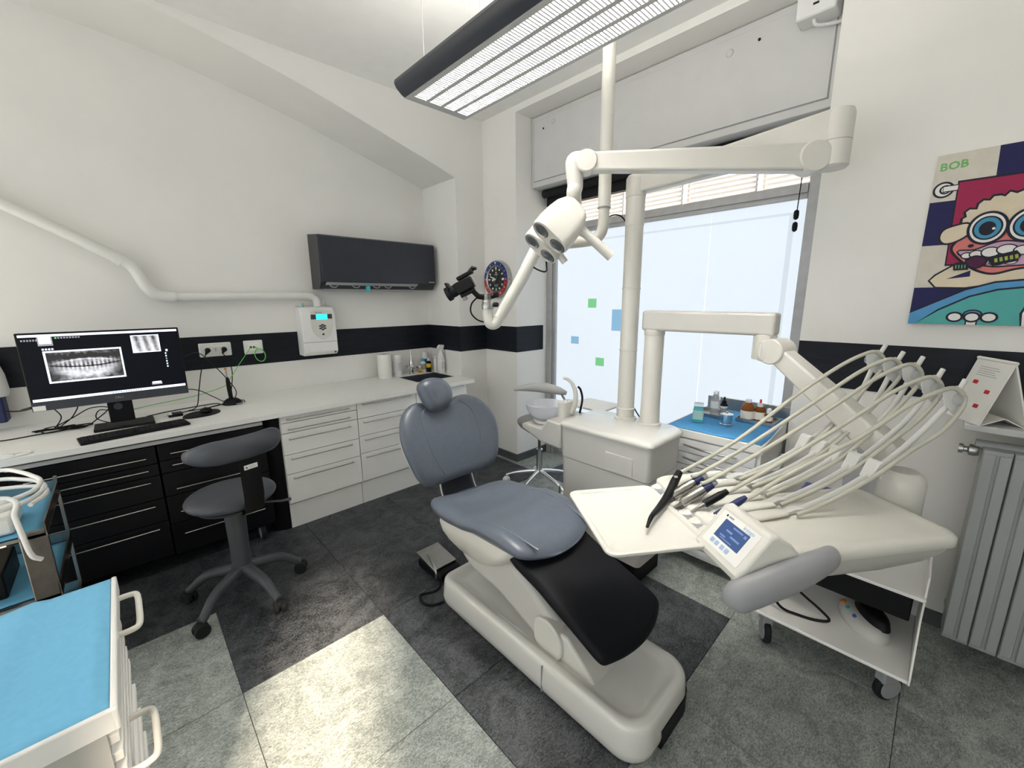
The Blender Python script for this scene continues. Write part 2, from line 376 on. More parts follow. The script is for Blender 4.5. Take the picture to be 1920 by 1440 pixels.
# thin clear glazing: lets daylight straight through
gm = bpy.data.materials.new('clear_glazing'); gm.use_nodes = True; nt = gm.node_tree; nt.nodes.clear()
ou = nt.nodes.new('ShaderNodeOutputMaterial'); mx = nt.nodes.new('ShaderNodeMixShader'); tr = nt.nodes.new('ShaderNodeBsdfTransparent'); gl = nt.nodes.new('ShaderNodeBsdfGlossy')
gl.inputs['Roughness'].default_value = .03; mx.inputs[0].default_value = .06
nt.links.new(tr.outputs[0], mx.inputs[1]); nt.links.new(gl.outputs[0], mx.inputs[2]); nt.links.new(mx.outputs[0], ou.inputs[0])
tp.data.materials[0] = gm
for (y0, y1, z0, z1, mm) in ((2.244, 2.336, 1.525, 1.607, 'film_green'), (1.925, 2.073, 1.325, 1.512, 'film_blue'), (2.434, 2.527, 1.179, 1.25, 'film_blue'), (2.14, 2.232, .992, 1.068, 'film_green')):
    MB().box(XG-.0015, XG, y0, y1, z0, z1).build('film_square', mm, win)
# shutter box over the window
sb = thing('shutter_box', 'pale grey roller shutter box panel above the shop window', 'shutter box', (2.95, 1.68, 2.6))
MB().box(2.93, 3.15, BAY0+.005, BAY1-.005, 2.60, BAYTOP-.005).build('box_body', 'panel', sb, bevel=.004)
MB().box(2.924, 2.93, BAY0+.06, BAY1-.035, 2.65, BAYTOP-.045).build('front_panel', 'panel', sb, bevel=.0025)
b = MB()
for (y0, y1, z0, z1) in ((BAY0+.054, BAY1-.029, 2.644, 2.65), (BAY0+.054, BAY0+.060, 2.65, BAYTOP-.045), (BAY1-.035, BAY1-.029, 2.65, BAYTOP-.045)): b.box(2.9285, 2.9302, y0, y1, z0, z1)
b.build('panel_joint', 'grey_plastic', sb)
for y, z in ((2.55, 3.085), (1.14, 3.055)):
    MB().ell((2.924, y, z), .012, .022, .022).build('knob', 'panel', sb)
for y, z in ((2.66, 3.06), (.98, 3.065)):
    MB().lathe([(.008, 0), (.008, .003), (.004, .003), (.003, .001)], (2.924, y, z), axis=(-1, 0, 0)).build('screw', 'rubber', sb)
rs = solo('roller_shutter', 'dark rolled shutter edge under the shutter box', 'shutter', MB().box(3.10, 3.16, YR-.1, YL+.06, 2.46, 2.60).cyl((3.06, YR-.1, 2.565), (3.06, YL+.06, 2.565), .034), 'rubber', (3.1, 1.7, 2.5))
jb = thing('junction_box', 'small white box with a cable on the shutter box corner', 'junction box', (2.86, .68, 2.98))
MB().box(2.80, 2.924, .60, .775, 3.015, 3.16).build('casing', 'white_plastic', jb, bevel=.01)
MB().box(2.798, 2.80, .675, .70, 3.06, 3.07).build('slot', 'rubber', jb)
MB().tube([(2.84, .70, 3.015), (2.85, .69, 2.99), (2.87, .66, 2.985), (2.90, .60, 2.985), (2.91, .57, 3.0)], .008, 8).build('cable', 'white_plastic', jb)
bc = thing('blind_chain', 'black cord pull with two beads hanging at the window frame', 'blind cord', (3.12, .735, 1.95))
MB().cyl((3.12, .735, 2.12), (3.12, .725, 2.58), .003, n=6).build('cord', 'black', bc)
for z in (2.10, 2.03):
    MB().lathe([(.003, -.03), (.013, -.022), (.015, 0), (.013, .022), (.003, .03)], (3.12, .737, z)).build('cord_weight', 'black', bc)
# what stands across the street
fa = thing('apartment_facade', 'sunlit pale facade with shuttered windows seen through the clear strip', 'building', (8, 2, 0))
MB().box(8, 8.4, -6, 14, -.06, 5.6).build('facade_wall', 'facade', fa)
sl = bpy.data.meshes
for k in range(9):
    y = -2.6+k*1.25
    MB().box(7.93, 8, y, y+.07, 2.2, 5.0).build('shutter_frame', 'facade_line', fa)
    b = MB()
    for q in range(34): b.box(7.95, 8, y+.10, y+1.20, 2.3+q*.08, 2.335+q*.08)
    so = b.build('shutter_slats', 'facade', fa); so['kind'] = 'stuff'
    for z in (2.75, 3.25, 3.75, 4.25): MB().box(7.94, 8, y+.07, y+1.25, z, z+.04).build('shutter_rail', 'facade_line', fa)
pv = struct('pavement', MB().box(3.4, 8, -6, 14, -.10, -.05), 'facade', 'pavement outside the window')

# ------------------------------------------------------------------ pendant lamp
LX0, LX1, LY0, LY1, LZ = 1.185, 1.585, .30, 2.045, 2.60
lamp = thing('pendant_lamp', 'long dark grey hanging lamp with four white louvred strips', 'ceiling lamp', ((LX0+LX1)/2, 1.2, LZ))
prof = [(LX1, LZ+.043), (LX1, LZ+.0005), (LX1+.006, LZ+.008), (LX1+.004, LZ+.034), (LX1-.03, LZ+.055), (LX1-.10, LZ+.0615), (LX0+.10, LZ+.0615), (LX0+.02, LZ+.078), (LX0-.012, LZ+.078), (LX0-.028, LZ+.066), (LX0-.032, LZ+.05), (LX0-.022, LZ+.032), (LX0+.005, LZ+.010), (LX0+.024, LZ+.0005), (LX0+.026, LZ+.043)]
b = MB()
wells = []
sw = .066; gap = .021; xs = LX0+.052
for k in range(4): wells.append((xs+k*(sw+gap), xs+k*(sw+gap)+sw))
WY0, WY1 = LY0+.05, LY1-.05
b.prism(prof, 'y', LY0, LY1)
b.build('housing', 'lamp_body', lamp, bevel=.004)
b = MB(); edges = [LX0+.026]+[v for w in wells for v in w]+[LX1]
for k in range(0, 10, 2): b.box(edges[k], edges[k+1], WY0, WY1, LZ, LZ+.043)
b.box(LX0+.026, LX1, LY0, WY0, LZ, LZ+.043); b.box(LX0+.026, LX1, WY1, LY1, LZ, LZ+.043)
b.build('underside_frame', 'shelf_grey', lamp)
for (x0, x1) in wells:
    MB().box(x0, x1, WY0, WY1, LZ+.038, LZ+.042).build('light_tube', 'tube', lamp)
    b = MB(); y = WY0; n = 104
    for q in range(n): b.box(x0, x1, WY0+(WY1-WY0)*q/n, WY0+(WY1-WY0)*q/n+.0060, LZ+.001, LZ+.030)
    o = b.build('louvre', 'louvre', lamp); o['kind'] = 'stuff'
for x in (1.30, 1.45): MB().box(x, x+.05, LY0+.1, LY1-.1, LZ+.0615, LZ+.066).build('added_uplight_strip', 'added_uplight', lamp)  # added upward strips, there to lighten the ceiling
for (x, y, x2, y2) in ((1.24, 1.90, 1.24, 1.90), (1.27, 1.52, 1.27, 1.52), (1.24, .5, 1.24, .5), (1.53, 1.90, 1.53, 1.90), (1.53, .5, 1.53, .5)):
    MB().cyl((x, y, LZ+.055), (x2, y2, CEIL), .0014, n=6).build('suspension_wire', 'wire', lamp)
MB().tube([(1.27, 1.52, LZ+.06), (1.26, 1.50, 2.8), (1.21, 1.46, 3.0), (1.17, 1.36, CEIL)], .003, 6).build('supply_cable', 'wire', lamp)
MB().box(1.14, 1.24, 1.16, 1.30, CEIL-.05, CEIL).build('ceiling_canopy', 'white_plastic', lamp, bevel=.004)
# ------------------------------------------------------------------ desk wall furniture
CT = .872; YC = 3.00; FR = 3.03
counter = solo('worktop', 'long white worktop running along the alcove wall', 'worktop',
   MB().box(-1.6, 1.90, YC, YB-.002, CT-.032, CT).box(1.90, 2.31, YC, 3.26, CT-.032, CT).box(1.90, 2.31, 3.60, YB-.002, CT-.032, CT).box(2.31, 2.36, YC, YF-.004, CT-.032, CT).box(2.31, 2.398, YF-.004, YB-.002, CT-.032, CT), 'white_top', (.4, 3.4, CT))
sk = thing('sink', 'square dark steel sink set into the white worktop corner', 'sink', (2.10, 3.43, CT))
b = MB(); b.box(1.90, 1.912, 3.26, 3.60, CT-.17, CT+.001); b.box(2.298, 2.31, 3.26, 3.60, CT-.17, CT+.001); b.box(1.912, 2.298, 3.26, 3.272, CT-.17, CT+.001); b.box(1.912, 2.298, 3.588, 3.60, CT-.17, CT+.001); b.box(1.912, 2.298, 3.272, 3.588, CT-.17, CT-.16)
b.build('basin', 'sink_dark', sk)
MB().lathe([(.04, 0), (.04, .006), (.03, .007)], (2.1, 3.43, CT-.16)).build('drain', 'chrome', sk)
for x in (1.95, 1.985): MB().box(x, x+.018, 3.585, 3.588, CT-.06, CT-.025).build('overflow_slot', 'black', sk)
def handle_bar(x0, x1, y, z, r=.0042, name='handle', mm='handle_metal', parent=None, out=.024):
    b = MB(); b.tube([(x0, y, z), (x0, y-out*.8, z), (x0+.008, y-out, z), ((x0+x1)/2, y-out, z), (x1-.008, y-out, z), (x1, y-out*.8, z), (x1, y, z)], r, 8, 4)
    return b.build(name, mm, parent)
def drawer_unit(name, label, x0, x1, ztop, fronts, hx0, hx1, hoff, m_front, m_body, m_handle, plinth=None, group=None, zb=.19, btop=None):
    t = thing(name, label, 'cabinet', ((x0+x1)/2, FR+.3, 0), 0, group)
    MB().box(x0+.002, x1-.002, FR+.02, YB-.01, zb-.005, btop or ztop).build('body', m_body, t)
    if plinth: MB().box(x0+.002, x1-.002, FR+.028, FR+.05, 0, zb-.012).build('plinth', plinth, t)
    for (z0, z1, hz) in fronts:
        d = MB().box(x0+.003, x1-.003, FR, FR+.02, z0+.0025, z1-.0025).build('drawer', m_front, t, bevel=.0015)
        if hz: handle_bar(hx0, hx1, FR, hz, parent=d, mm=m_handle)
    return t
wz = CT-.034
drawer_unit('drawer_cabinet', 'white five-drawer cabinet beside the black desk units', .70, 1.232, wz, [(.785, wz, .812), (.712, .785, .742), (.556, .712, .671), (.413, .556, .527), (.195, .413, .385)], .745, 1.16, 0, 'white_lac', 'white_lac', 'handle_metal', 'white_lac')
drawer_unit('drawer_cabinet', 'white four-drawer cabinet in the middle of the white row', 1.232, 1.748, wz, [(.71, wz, .822), (.568, .71, .678), (.425, .568, .536), (.195, .425, .395)], 1.275, 1.684, 0, 'white_lac', 'white_lac', 'handle_metal', 'white_lac')
drawer_unit('sink_cabinet', 'white cabinet with long handle under the sink', 1.748, 2.285, wz-.0, [(.69, wz, .824), (.195, .69, None)], 1.80, 2.235, 0, 'white_lac', 'white_lac', 'handle_metal', 'white_lac', zb=.19, btop=.69)
# black units
bz = [(.765, .800, None)]
drawer_unit('black_drawer_unit', 'black five-drawer unit under the monitor behind the steel cart', -.497, .052, .805, [(.693, .80, .737), (.622, .693, .664), (.478, .622, .592), (.335, .478, .446), (.115, .335, .303)], -.44, -.004, 0, 'black_lac', 'black_lac', 'handle_metal', None, zb=.11)
drawer_unit('black_drawer_unit', 'black five-drawer unit behind the grey work stool', .057, .60, .805, [(.700, .80, .742), (.622, .70, .670), (.478, .622, .522), (.30, .478, .375), (.105, .30, .232)], .12, .535, 0, 'black_lac', 'black_lac', 'handle_metal', None, zb=.10)
for i, (x0, x1) in enumerate(((-.497, .60),)):
    solo('pull_out_shelf', 'narrow pale shelf edge above the black drawers', 'shelf', MB().box(-.497, .595, FR-.006, FR+.4, .806, .826), 'shelf_grey', (0, 3.1, .81))
solo('end_panel', 'tall black curved end panel between black and white cabinets', 'panel', MB().prism([(.60, 3.10), (.66, 3.06), (.695, 3.06), (.695, 3.78), (.60, 3.78)], 'z', .0, CT-.034), 'black_side', (.65, 3.4, 0))
solo('end_panel', 'black side panel of the drawer units beside the steel cart', 'panel', MB().box(-.56, -.50, 3.06, 3.78, 0, CT-.034), 'black_side', (-.53, 3.4, 0))
for x, lb_ in ((.52, 'black caster under the drawer unit behind the work stool'), (-.42, 'black caster under the drawer unit behind the steel cart')):
    t = thing('unit_caster', lb_, 'caster', (x, 3.10, 0), 0, 'casters under black units')
    MB().cyl((x-.014, 3.06, .05), (x+.014, 3.06, .05), .05, n=24).build('wheel', 'rubber', t, bevel=.006)
    MB().lathe([(.036, 0), (.042, .002), (.042, .004), (.036, .005)], (x-.014, 3.06, .05), axis=(-1, 0, 0)).build('wheel_rim', 'grey_plastic', t)
    MB().box(x-.03, x+.03, 3.05, 3.12, .085, .10).build('fork', 'black', t)

# ------------------------------------------------------------------ monitor and desk things
mo = thing('monitor', 'wide black monitor showing dental x-ray pictures on the desk', 'monitor', (-.06, 3.40, CT))
MX0, MX1, MZ0, MZ1, MY = -.398, .266, 1.034, 1.45, 3.30
MB().box(MX0, MX1, MY, MY+.035, MZ0, MZ1).build('casing', 'black', mo, bevel=.004)
SX0, SX1, SZ0, SZ1 = MX0+.010, MX1-.010, 1.084, MZ1-.009
MB().box(MX0, MX1, MY-.003, MY, MZ0, SZ0-.003).build('chin', 'lamp_body', mo, bevel=.001)
mat('screen_black', (.003, .004, .008), .35, spec=.2, emit=.02, ecol=(.05, .06, .1))
mat('screen_white', (.6, .62, .66), .3, emit=.85, ecol=(.85, .88, 1))
mat('screen_grey', (.2, .2, .22), .3, emit=.35, ecol=(.5, .52, .58))
mat('screen_green', (.1, .5, .1), .3, emit=.5, ecol=(.1, .8, .15))
def xray_mat(name, kind):
    m = bpy.data.materials.new(name); m.use_nodes = True; nt = m.node_tree; b = nt.nodes['Principled BSDF']; b.inputs['Base Color'].default_value = (.02, .02, .02, 1); b.inputs['Roughness'].default_value = .3
    tc = nt.nodes.new('ShaderNodeTexCoord'); sp = nt.nodes.new('ShaderNodeSeparateXYZ'); nt.links.new(tc.outputs['Generated'], sp.inputs[0])
    def math_(op, a, b_=None, c=None):
        n = nt.nodes.new('ShaderNodeMath'); n.operation = op
        for i, v in enumerate((a, b_, c)):
            if v is None: continue
            if isinstance(v, (int, float)): n.inputs[i].default_value = v
            else: nt.links.new(v, n.inputs[i])
        return n.outputs[0]
    x, z = sp.outputs['X'], sp.outputs['Z']
    def ns(sc, stx, stz, d=4):
        mp = nt.nodes.new('ShaderNodeMapping'); mp.inputs['Scale'].default_value = (stx, 1, stz); nt.links.new(tc.outputs['Generated'], mp.inputs[0])
        n = nt.nodes.new('ShaderNodeTexNoise'); n.inputs['Scale'].default_value = sc; n.inputs['Detail'].default_value = d; nt.links.new(mp.outputs[0], n.inputs[0]); return n.outputs['Fac']
    if kind == 'pan':
        xc = math_('SUBTRACT', x, .5); x2 = math_('MULTIPLY', xc, xc)
        def band(z0, curv, wd):           # soft arch-shaped band
            zz = math_('SUBTRACT', math_('SUBTRACT', z, z0), math_('MULTIPLY', x2, curv)); return math_('POWER', 2.718, math_('MULTIPLY', math_('MULTIPLY', zz, zz), -1/(wd*wd)))
        jaw = band(.20, 1.1, .16); teeth = band(.50, .35, .15); bite = band(.46, .42, .022); sinus = band(.84, -.2, .09); pal = band(.72, -.6, .03)
        wv = math_('MULTIPLY', math_('SINE', math_('MULTIPLY', x, 105)), .5); tg = math_('MULTIPLY', math_('ADD', wv, .5), teeth)
        edge = math_('MULTIPLY', math_('POWER', 2.718, math_('MULTIPLY', math_('MULTIPLY', x2, x2), -42)), 1)
        v = math_('ADD', math_('ADD', math_('MULTIPLY', jaw, .5), math_('MULTIPLY', tg, .55)), math_('ADD', math_('MULTIPLY', pal, .4), .12))
        v = math_('ADD', v, math_('MULTIPLY', math_('SUBTRACT', ns(6, 2.2, 1.4, 5), .5), 1.1)); v = math_('SUBTRACT', v, math_('ADD', math_('MULTIPLY', bite, .85), math_('MULTIPLY', sinus, .25)))
        v = math_('MULTIPLY', v, edge)
    else:
        v = math_('ADD', math_('MULTIPLY', math_('ADD', math_('SINE', math_('ADD', math_('MULTIPLY', x, 19), math_('MULTIPLY', z, 2.0))), 1), .22), math_('MULTIPLY', ns(7, 1.6, .6), .55)); v = math_('SUBTRACT', v, math_('MULTIPLY', z, .22))
    v = math_('MAXIMUM', v, .01)
    cb = nt.nodes.new('ShaderNodeCombineColor')
    for i in range(3): nt.links.new(math_('MULTIPLY', v, (1, 1, 1.06)[i]), cb.inputs[i])
    nt.links.new(cb.outputs[0], b.inputs['Emission Color']); b.inputs['Emission Strength'].default_value = 1.0
    MATS[name] = m
xray_mat('xray_pan', 'pan'); xray_mat('xray_small', 'small')
scr = MB().box(SX0, SX1, MY-.0015, MY, SZ0, SZ1).build('screen', 'screen_black', mo)
SWd, SHt = SX1-SX0, SZ1-SZ0
def sbox(u0, u1, v0, v1, mm, lay=1, name='screen_image'):
    return MB().box(SX0+u0*SWd, SX0+u1*SWd, MY-.0015-.0004*lay, MY-.0015-.0004*(lay-1), SZ0+v0*SHt, SZ0+v1*SHt).build(name, mm, scr)
sbox(.0, 1, .965, 1, 'screen_white', name='title_bar'); sbox(0, 1, 0, .04, 'screen_white', name='task_bar')
sbox(.115, .59, .26, .75, 'screen_white'); sbox(.128, .578, .285, .725, 'xray_pan', 2)
sbox(.665, .862, .635, .925, 'screen_white'); sbox(.674, .853, .65, .912, 'xray_small', 2)
sbox(.10, .185, .83, .965, 'screen_grey', 2); sbox(.108, .177, .86, .96, 'screen_white', 3)
for k in range(6): sbox(.012+k*.016, .022+k*.016, .905, .93, 'screen_grey', 2, 'icon')
for k in range(9): sbox(.20+k*.017, .211+k*.017, .93, .952, 'screen_green' if k == 0 else 'screen_grey', 2, 'icon')
for k in range(4): sbox(.115+k*.018, .127+k*.018, .765, .79, 'screen_white', 2, 'icon')
for k in range(6): sbox(.887, .897, .36+k*.045, .385+k*.045, 'screen_white' if k != 3 else 'film_blue', 2, 'icon')
sbox(.895, .91, .63, .665, 'screen_white', 2, 'icon'); sbox(.755, .83, .075, .115, 'screen_grey', 2); sbox(.76, .825, .095, .13, 'screen_white', 3)
for k in range(12): sbox(.48+k*.017, .489+k*.017, .01, .03, 'film_blue' if k % 3 else 'screen_grey', 2, 'icon')
text_mb('DELL', .017, (-.055, MY-.0035, 1.059), (1, 0, 0), (0, 0, 1)).build('logo', 'label_grey', mo)
MB().box(MX0+.004, MX0+.05, MY-.0036, MY-.003, MZ0+.002, MZ0+.028).build('energy_sticker', 'paper', mo)
MB().box(-.115, -.005, MY+.036, MY+.055, .905, 1.30).build('stand_neck', 'black', mo, bevel=.004)
MB().lathe([(.02, -.0006), (.02, .0006)], (-.07, MY+.0354, 1.0), axis=(0, -1, 0)).build('cable_hole', 'lamp_body', mo)
MB().box(-.19, .08, 3.28, 3.46, CT, CT+.016).build('stand_foot', 'black', mo, bevel=.004)
kb = thing('keyboard', 'black full-size keyboard lying in front of the monitor', 'keyboard', (-.01, 3.13, CT), math.radians(8))
KM = Matrix.Translation((-.01, 3.125, CT)) @ Matrix.Rotation(math.radians(8), 4, 'Z')
MB().box(-.235, .235, -.07, .07, .001, .016, KM).build('case', 'black', kb, bevel=.004)
key_me = None
for r in range(6):
    n = 19
    for c in range(n):
        if c in (14, 15) and r in (1, 2): pass
        x = -.222+c*.0235; y = .054-r*.0205
        if r == 5 and 3 < c < 9:
            if c > 4: continue
            w = .10
        else: w = .0205
        k_ = MB().box(x, x+w, y-.0175, y, .016, .0205, KM).build('key', 'rubber', kb)
mp = thing('mouse_pad', 'black rounded mouse pad with wrist rest on the desk', 'mouse pad', (.32, 3.33, CT))
MB().loft([[(x, y, z) for x, y in [(p.x, p.y) for p in catmull([(.215, 3.29, 0), (.26, 3.25, 0), (.36, 3.26, 0), (.42, 3.33, 0), (.40, 3.43, 0), (.30, 3.44, 0), (.235, 3.38, 0)], 5, True)]] for z in (CT, CT+.005)]).build('pad', 'rubber', mp)
MB().ell((.275, 3.27, CT+.010), .055, .028, .009).build('wrist_rest', 'rubber', mp)
ms = thing('mouse', 'black computer mouse on the rounded mouse pad', 'mouse', (.345, 3.355, CT+.005))
MB().ell((.345, 3.355, CT+.020), .034, .052, .017).build('shell', 'black', ms)
MB().cyl((.342, 3.385, CT+.035), (.350, 3.385, CT+.035), .008, n=12).build('wheel', 'grey_plastic', ms)
hd = thing('usb_hub', 'small dark box with ports between keyboard and mouse pad', 'hub', (.19, 3.40, CT))
MB().box(.15, .225, 3.38, 3.46, CT, CT+.018).build('body', 'black', hd, bevel=.004); MB().box(.15, .17, 3.379, 3.46, CT+.0181, CT+.019).build('sticker', 'paper', hd)
solo('notepad', 'small white paper slip beneath the dark hub', 'paper', MB().box(.11, .20, 3.43, 3.53, CT, CT+.002), 'paper', (.15, 3.48, CT))
# charger with the curing light
ch = thing('curing_light_dock', 'round black dock holding an upright pen-shaped curing light', 'charger', (.525, 3.53, CT))
MB().lathe([(.062, 0), (.062, .008), (.05, .028), (.03, .042), (.0, .044)], (.525, 3.53, CT)).build('dock', 'black', ch)
MB().prism([(p[0], p[1]) for p in circ(.555, 3.472, .02, 16)], 'z', CT+.005, CT+.012).build('badge', 'steel', ch)
MB().sweep([(.52, 3.53, CT+.035), (.517, 3.53, CT+.12), (.515, 3.53, CT+.17), (.513, 3.53, CT+.20)], [.013, .015, .013, .008], 14).build('pen_body', 'black', ch)
MB().cyl((.513, 3.53, CT+.20), (.512, 3.53, CT+.255), .0065, .005, n=10).build('light_guide', 'steel', ch)
MB().ell((.511, 3.528, CT+.262), .009, .007, .007).build('shield', 'orange', ch)
# wall sockets
so = thing('socket_outlet', 'white multi-gang wall socket on the black stripe', 'socket', (.505, YB, 1.25))
MB().box(.405, .607, YB-.028, YB-.003, 1.200, 1.302).build('frame', 'white_plastic', so, bevel=.008)
MB().box(.435, .578, YB-.032, YB-.028, 1.222, 1.282).build('module_plate', 'paper', so, bevel=.002)
for x in (.455, .505, .553):
    MB().lathe([(.021, 0), (.021, .002), (.016, .0015)], (x, YB-.032, 1.252), axis=(0, -1, 0)).build('socket_face', 'white_plastic', so)
    for q in (-.008, 0, .008): MB().cyl((x, YB-.0335, 1.252+q), (x, YB-.0342, 1.252+q), .0028, n=8).build('pin_hole', 'black', so)
for i, x in enumerate((.455, .558)):
    p = thing('power_plug', ('black plug in the wall socket gang nearer the monitor', 'black plug in the wall socket gang nearer the network socket')[i], 'plug', (x, YB-.05, 1.252))
    MB().sweep([(x, YB-.0345, 1.252), (x, YB-.05, 1.250), (x-.01, YB-.068, 1.240), (x-.02, YB-.078, 1.225)], [.018, .018, .012, .005], 12).build('plug_body', 'black', p)
    pts = [(x-.02, YB-.078, 1.225), (x-.05, YB-.10, 1.16), (x-.08, YB-.16, 1.08), (x-.11, YB-.22, .98), (x-.14, YB-.28, .89), (x-.20, YB-.33, CT+.006), (x-.30, YB-.36, CT+.005)] if i == 0 else [(x-.02, YB-.078, 1.225), (x+.01, YB-.09, 1.17), (x+.015, YB-.13, 1.08), (x-.02, YB-.2, .95), (x-.06, YB-.25, .89), (x-.10, YB-.27, CT+.004), (x-.06, 3.54, CT+.004)]
    MB().tube(pts, .0032, 8).build('cord', 'black', p)
no = thing('network_outlet', 'white square network socket with a coiled green cable', 'socket', (.757, YB, 1.25))
MB().box(.69, .822, YB-.026, YB-.003, 1.195, 1.303).build('frame', 'white_plastic', no, bevel=.008)
MB().box(.712, .800, YB-.030, YB-.026, 1.215, 1.283).build('module_plate', 'paper', no, bevel=.002)
for x in (.735, .757): MB().box(x-.007, x+.007, YB-.0315, YB-.030, 1.242, 1.258).build('port', 'black', no)
gc = thing('network_cable', 'bright green network cable coiled under the square socket', 'cable', (.757, YB-.04, 1.2))
coil = []
for k in range(60):
    a = 2*math.pi*k/14+1.9; rr = .043+.004*math.sin(k*.9); coil.append((.79+rr*.8*math.cos(a), YB-.045-.004*math.sin(k*.7), 1.185+rr*1.25*math.sin(a)))
MB().tube([(.757, YB-.03, 1.25), (.763, YB-.045, 1.25)]+coil, .003, 6, 3).build('coil', 'green_cable', gc)
MB().tube([(.735, YB-.03, 1.25), (.70, YB-.05, 1.21), (.62, YB-.1, 1.12), (.55, YB-.16, 1.04), (.50, YB-.2, .995), (.35, YB-.22, .96), (.24, YB-.24, .95), (.10, YB-.2, .93), (-.02, YB-.2, .915)], .0026, 6).build('lead', 'green_cable', gc)
# black cables on the desk
def desk_cable(label, pts, r=.0030, mm='black'):
    z = min(p[2] for p in pts); b = MB().tube(pts, r, 8, 7)
    return solo('desk_cable', label, 'cable', b, mm, (pts[0][0], pts[0][1], z), None)
z = CT+.0035
pts = []
for k in range(34):
    a = k*.62; rr = .055+.035*math.sin(k*1.7); pts.append((-.33+rr*1.5*math.cos(a)+.02*math.sin(k*.5), 3.50+rr*.75*math.sin(a), z+.0015*(k % 9)+.004*abs(math.sin(k))))
desk_cable('tangled thin black cable heaped between dispenser and monitor foot', [(-.62, 3.46, z), (-.52, 3.44, z), (-.43, 3.46, z)]+pts)
desk_cable('black cable arching in a loop beside the tangled heap', [(-.36, 3.55, z), (-.33, 3.62, .93), (-.36, 3.66, 1.0), (-.30, 3.66, 1.04), (-.25, 3.63, 1.0), (-.28, 3.58, .93), (-.34, 3.52, z), (-.24, 3.47, z), (-.17, 3.52, .91), (-.12, 3.58, .955), (-.20, 3.62, .96), (-.28, 3.60, .92), (-.36, 3.55, .885)])
desk_cable('black cable looping out from behind the monitor stand', [(-.02, 3.42, z+.016), (-.10, 3.50, .94), (-.16, 3.56, .95), (-.18, 3.55, .905), (-.12, 3.5, z+.0), (-.04, 3.48, z+.016)])
desk_cable('black monitor lead drooping towards the wall socket', [(.27, MY+.03, 1.26), (.36, 3.45, 1.27), (.44, 3.60, 1.18), (.52, 3.66, 1.06), (.57, 3.62, .95), (.54, 3.60, .885), (.46, 3.55, z), (.36, 3.50, z), (.26, 3.49, z)])
desk_cable('black lead running from monitor edge down behind the curing light', [(.25, MY+.036, 1.055), (.33, 3.42, 1.02), (.42, 3.54, .94), (.50, 3.62, z), (.60, 3.60, z), (.60, 3.52, z)])
desk_cable('black mouse lead lying along the back of the desk', [(.34, 3.41, z+.004), (.36, 3.48, z+.002), (.45, 3.56, z), (.42, 3.62, z), (.28, 3.60, z), (.15, 3.57, z), (.05, 3.52, z)])
desk_cable('short white cable curled near the front desk edge', [(-.56, 3.01, z), (-.47, 3.02, z), (-.41, 3.05, z), (-.42, 3.10, z), (-.50, 3.09, z), (-.46, 3.06, z)], .004, 'white_plastic')
# x-ray sensor holder / dispenser at the left frame edge
di = thing('wall_dispenser', 'white wall dispenser with dark blue bottle beside the monitor', 'dispenser', (-.60, 3.72, 1.0))
MB().loft([[(-.60+w*c, 3.745+.06*s_, zz) for c, s_ in circ(0, 0, 1, 20)] for zz, w in ((1.075, .075), (1.10, .085), (1.20, .08), (1.28, .065), (1.32, .03))]).build('cover', 'white_plastic', di)
MB().box(-.655, -.545, 3.69, 3.80, .925, 1.075).build('bottle', 'navy', di, bevel=.01)
MB().tube([(-.55, 3.69, .995), (-.50, 3.60, 1.0), (-.44, 3.48, 1.02), (-.405, 3.38, 1.045)], .004, 8).build('sensor_lead', 'black', di)
MB().sweep([(-.46, 3.52, 1.015), (-.405, 3.38, 1.045)], [.006, .008], 10).build('sensor_plug', 'black', di)

# ------------------------------------------------------------------ on the alcove wall
ac = thing('air_conditioner', 'black wall-mounted air conditioner with a clear deflector below', 'air conditioner', (1.80, 3.7, 1.72))
AX0, AX1, AZ0, AZ1 = 1.255, 2.355, 1.705, 2.135
MB().prism([(YB-.001, AZ0), (YB-.001, AZ1+.02), (3.615, AZ1), (3.58, AZ1-.01), (3.59, AZ0+.06), (3.635, AZ0)], 'x', AX0, AX1).build('casing', 'ac_side', ac, bevel=.004)
MB().prism([(3.575, AZ1-.012), (3.602, AZ1+.002), (3.606, AZ1-.004), (3.585, AZ0+.055), (3.568, AZ0+.055)], 'x', AX0+.006, AX1-.006).build('front_panel', 'ac_black', ac, bevel=.003)
MB().box(AX1-.085, AX1-.02, 3.566, 3.569, AZ0+.068, AZ0+.077).build('badge', 'label_grey', ac)
b = MB().prism([(3.575, AZ0+.052), (3.577, AZ0+.052), (3.70, AZ0-.02), (3.698, AZ0-.02)], 'x', AX0+.04, AX1-.20).build('deflector', 'frost_plastic', ac)
for x in (1.36, 1.55, 1.74, 1.85, 2.10):
    bmr = MB(); bmr.tube([(x+.03*math.cos(a), 3.60+.008*math.sin(a), AZ0+.030+.018*math.sin(a)) for a in [2*math.pi*q/10 for q in range(10)]], .0045, 6, 3, True)
    bmr.build('deflector_clip', 'grey_plastic', ac)
MB().box(1.645, 1.68, 3.60, 3.625, AZ0-.02, AZ0+.03).build('scent_tag', 'teal', ac, bevel=.003)
cb = thing('xray_control_box', 'white wall control box with a cyan display and oval keypad', 'control box', (1.235, 3.74, 1.16))
MB().prism([(YB-.001, 1.150), (YB-.001, 1.565), (3.70, 1.555), (3.66, 1.50), (3.66, 1.18), (3.69, 1.15)], 'x', 1.093, 1.372).build('casing', 'white_plastic', cb, bevel=.008)
MB().box(1.095, 1.370, 3.6585, 3.662, 1.262, 1.266).build('joint', 'label_grey', cb)
fr = ((1.255, 3.659, 1.41), (1, 0, 0), (0, 0, 1), (0, -1, 0))
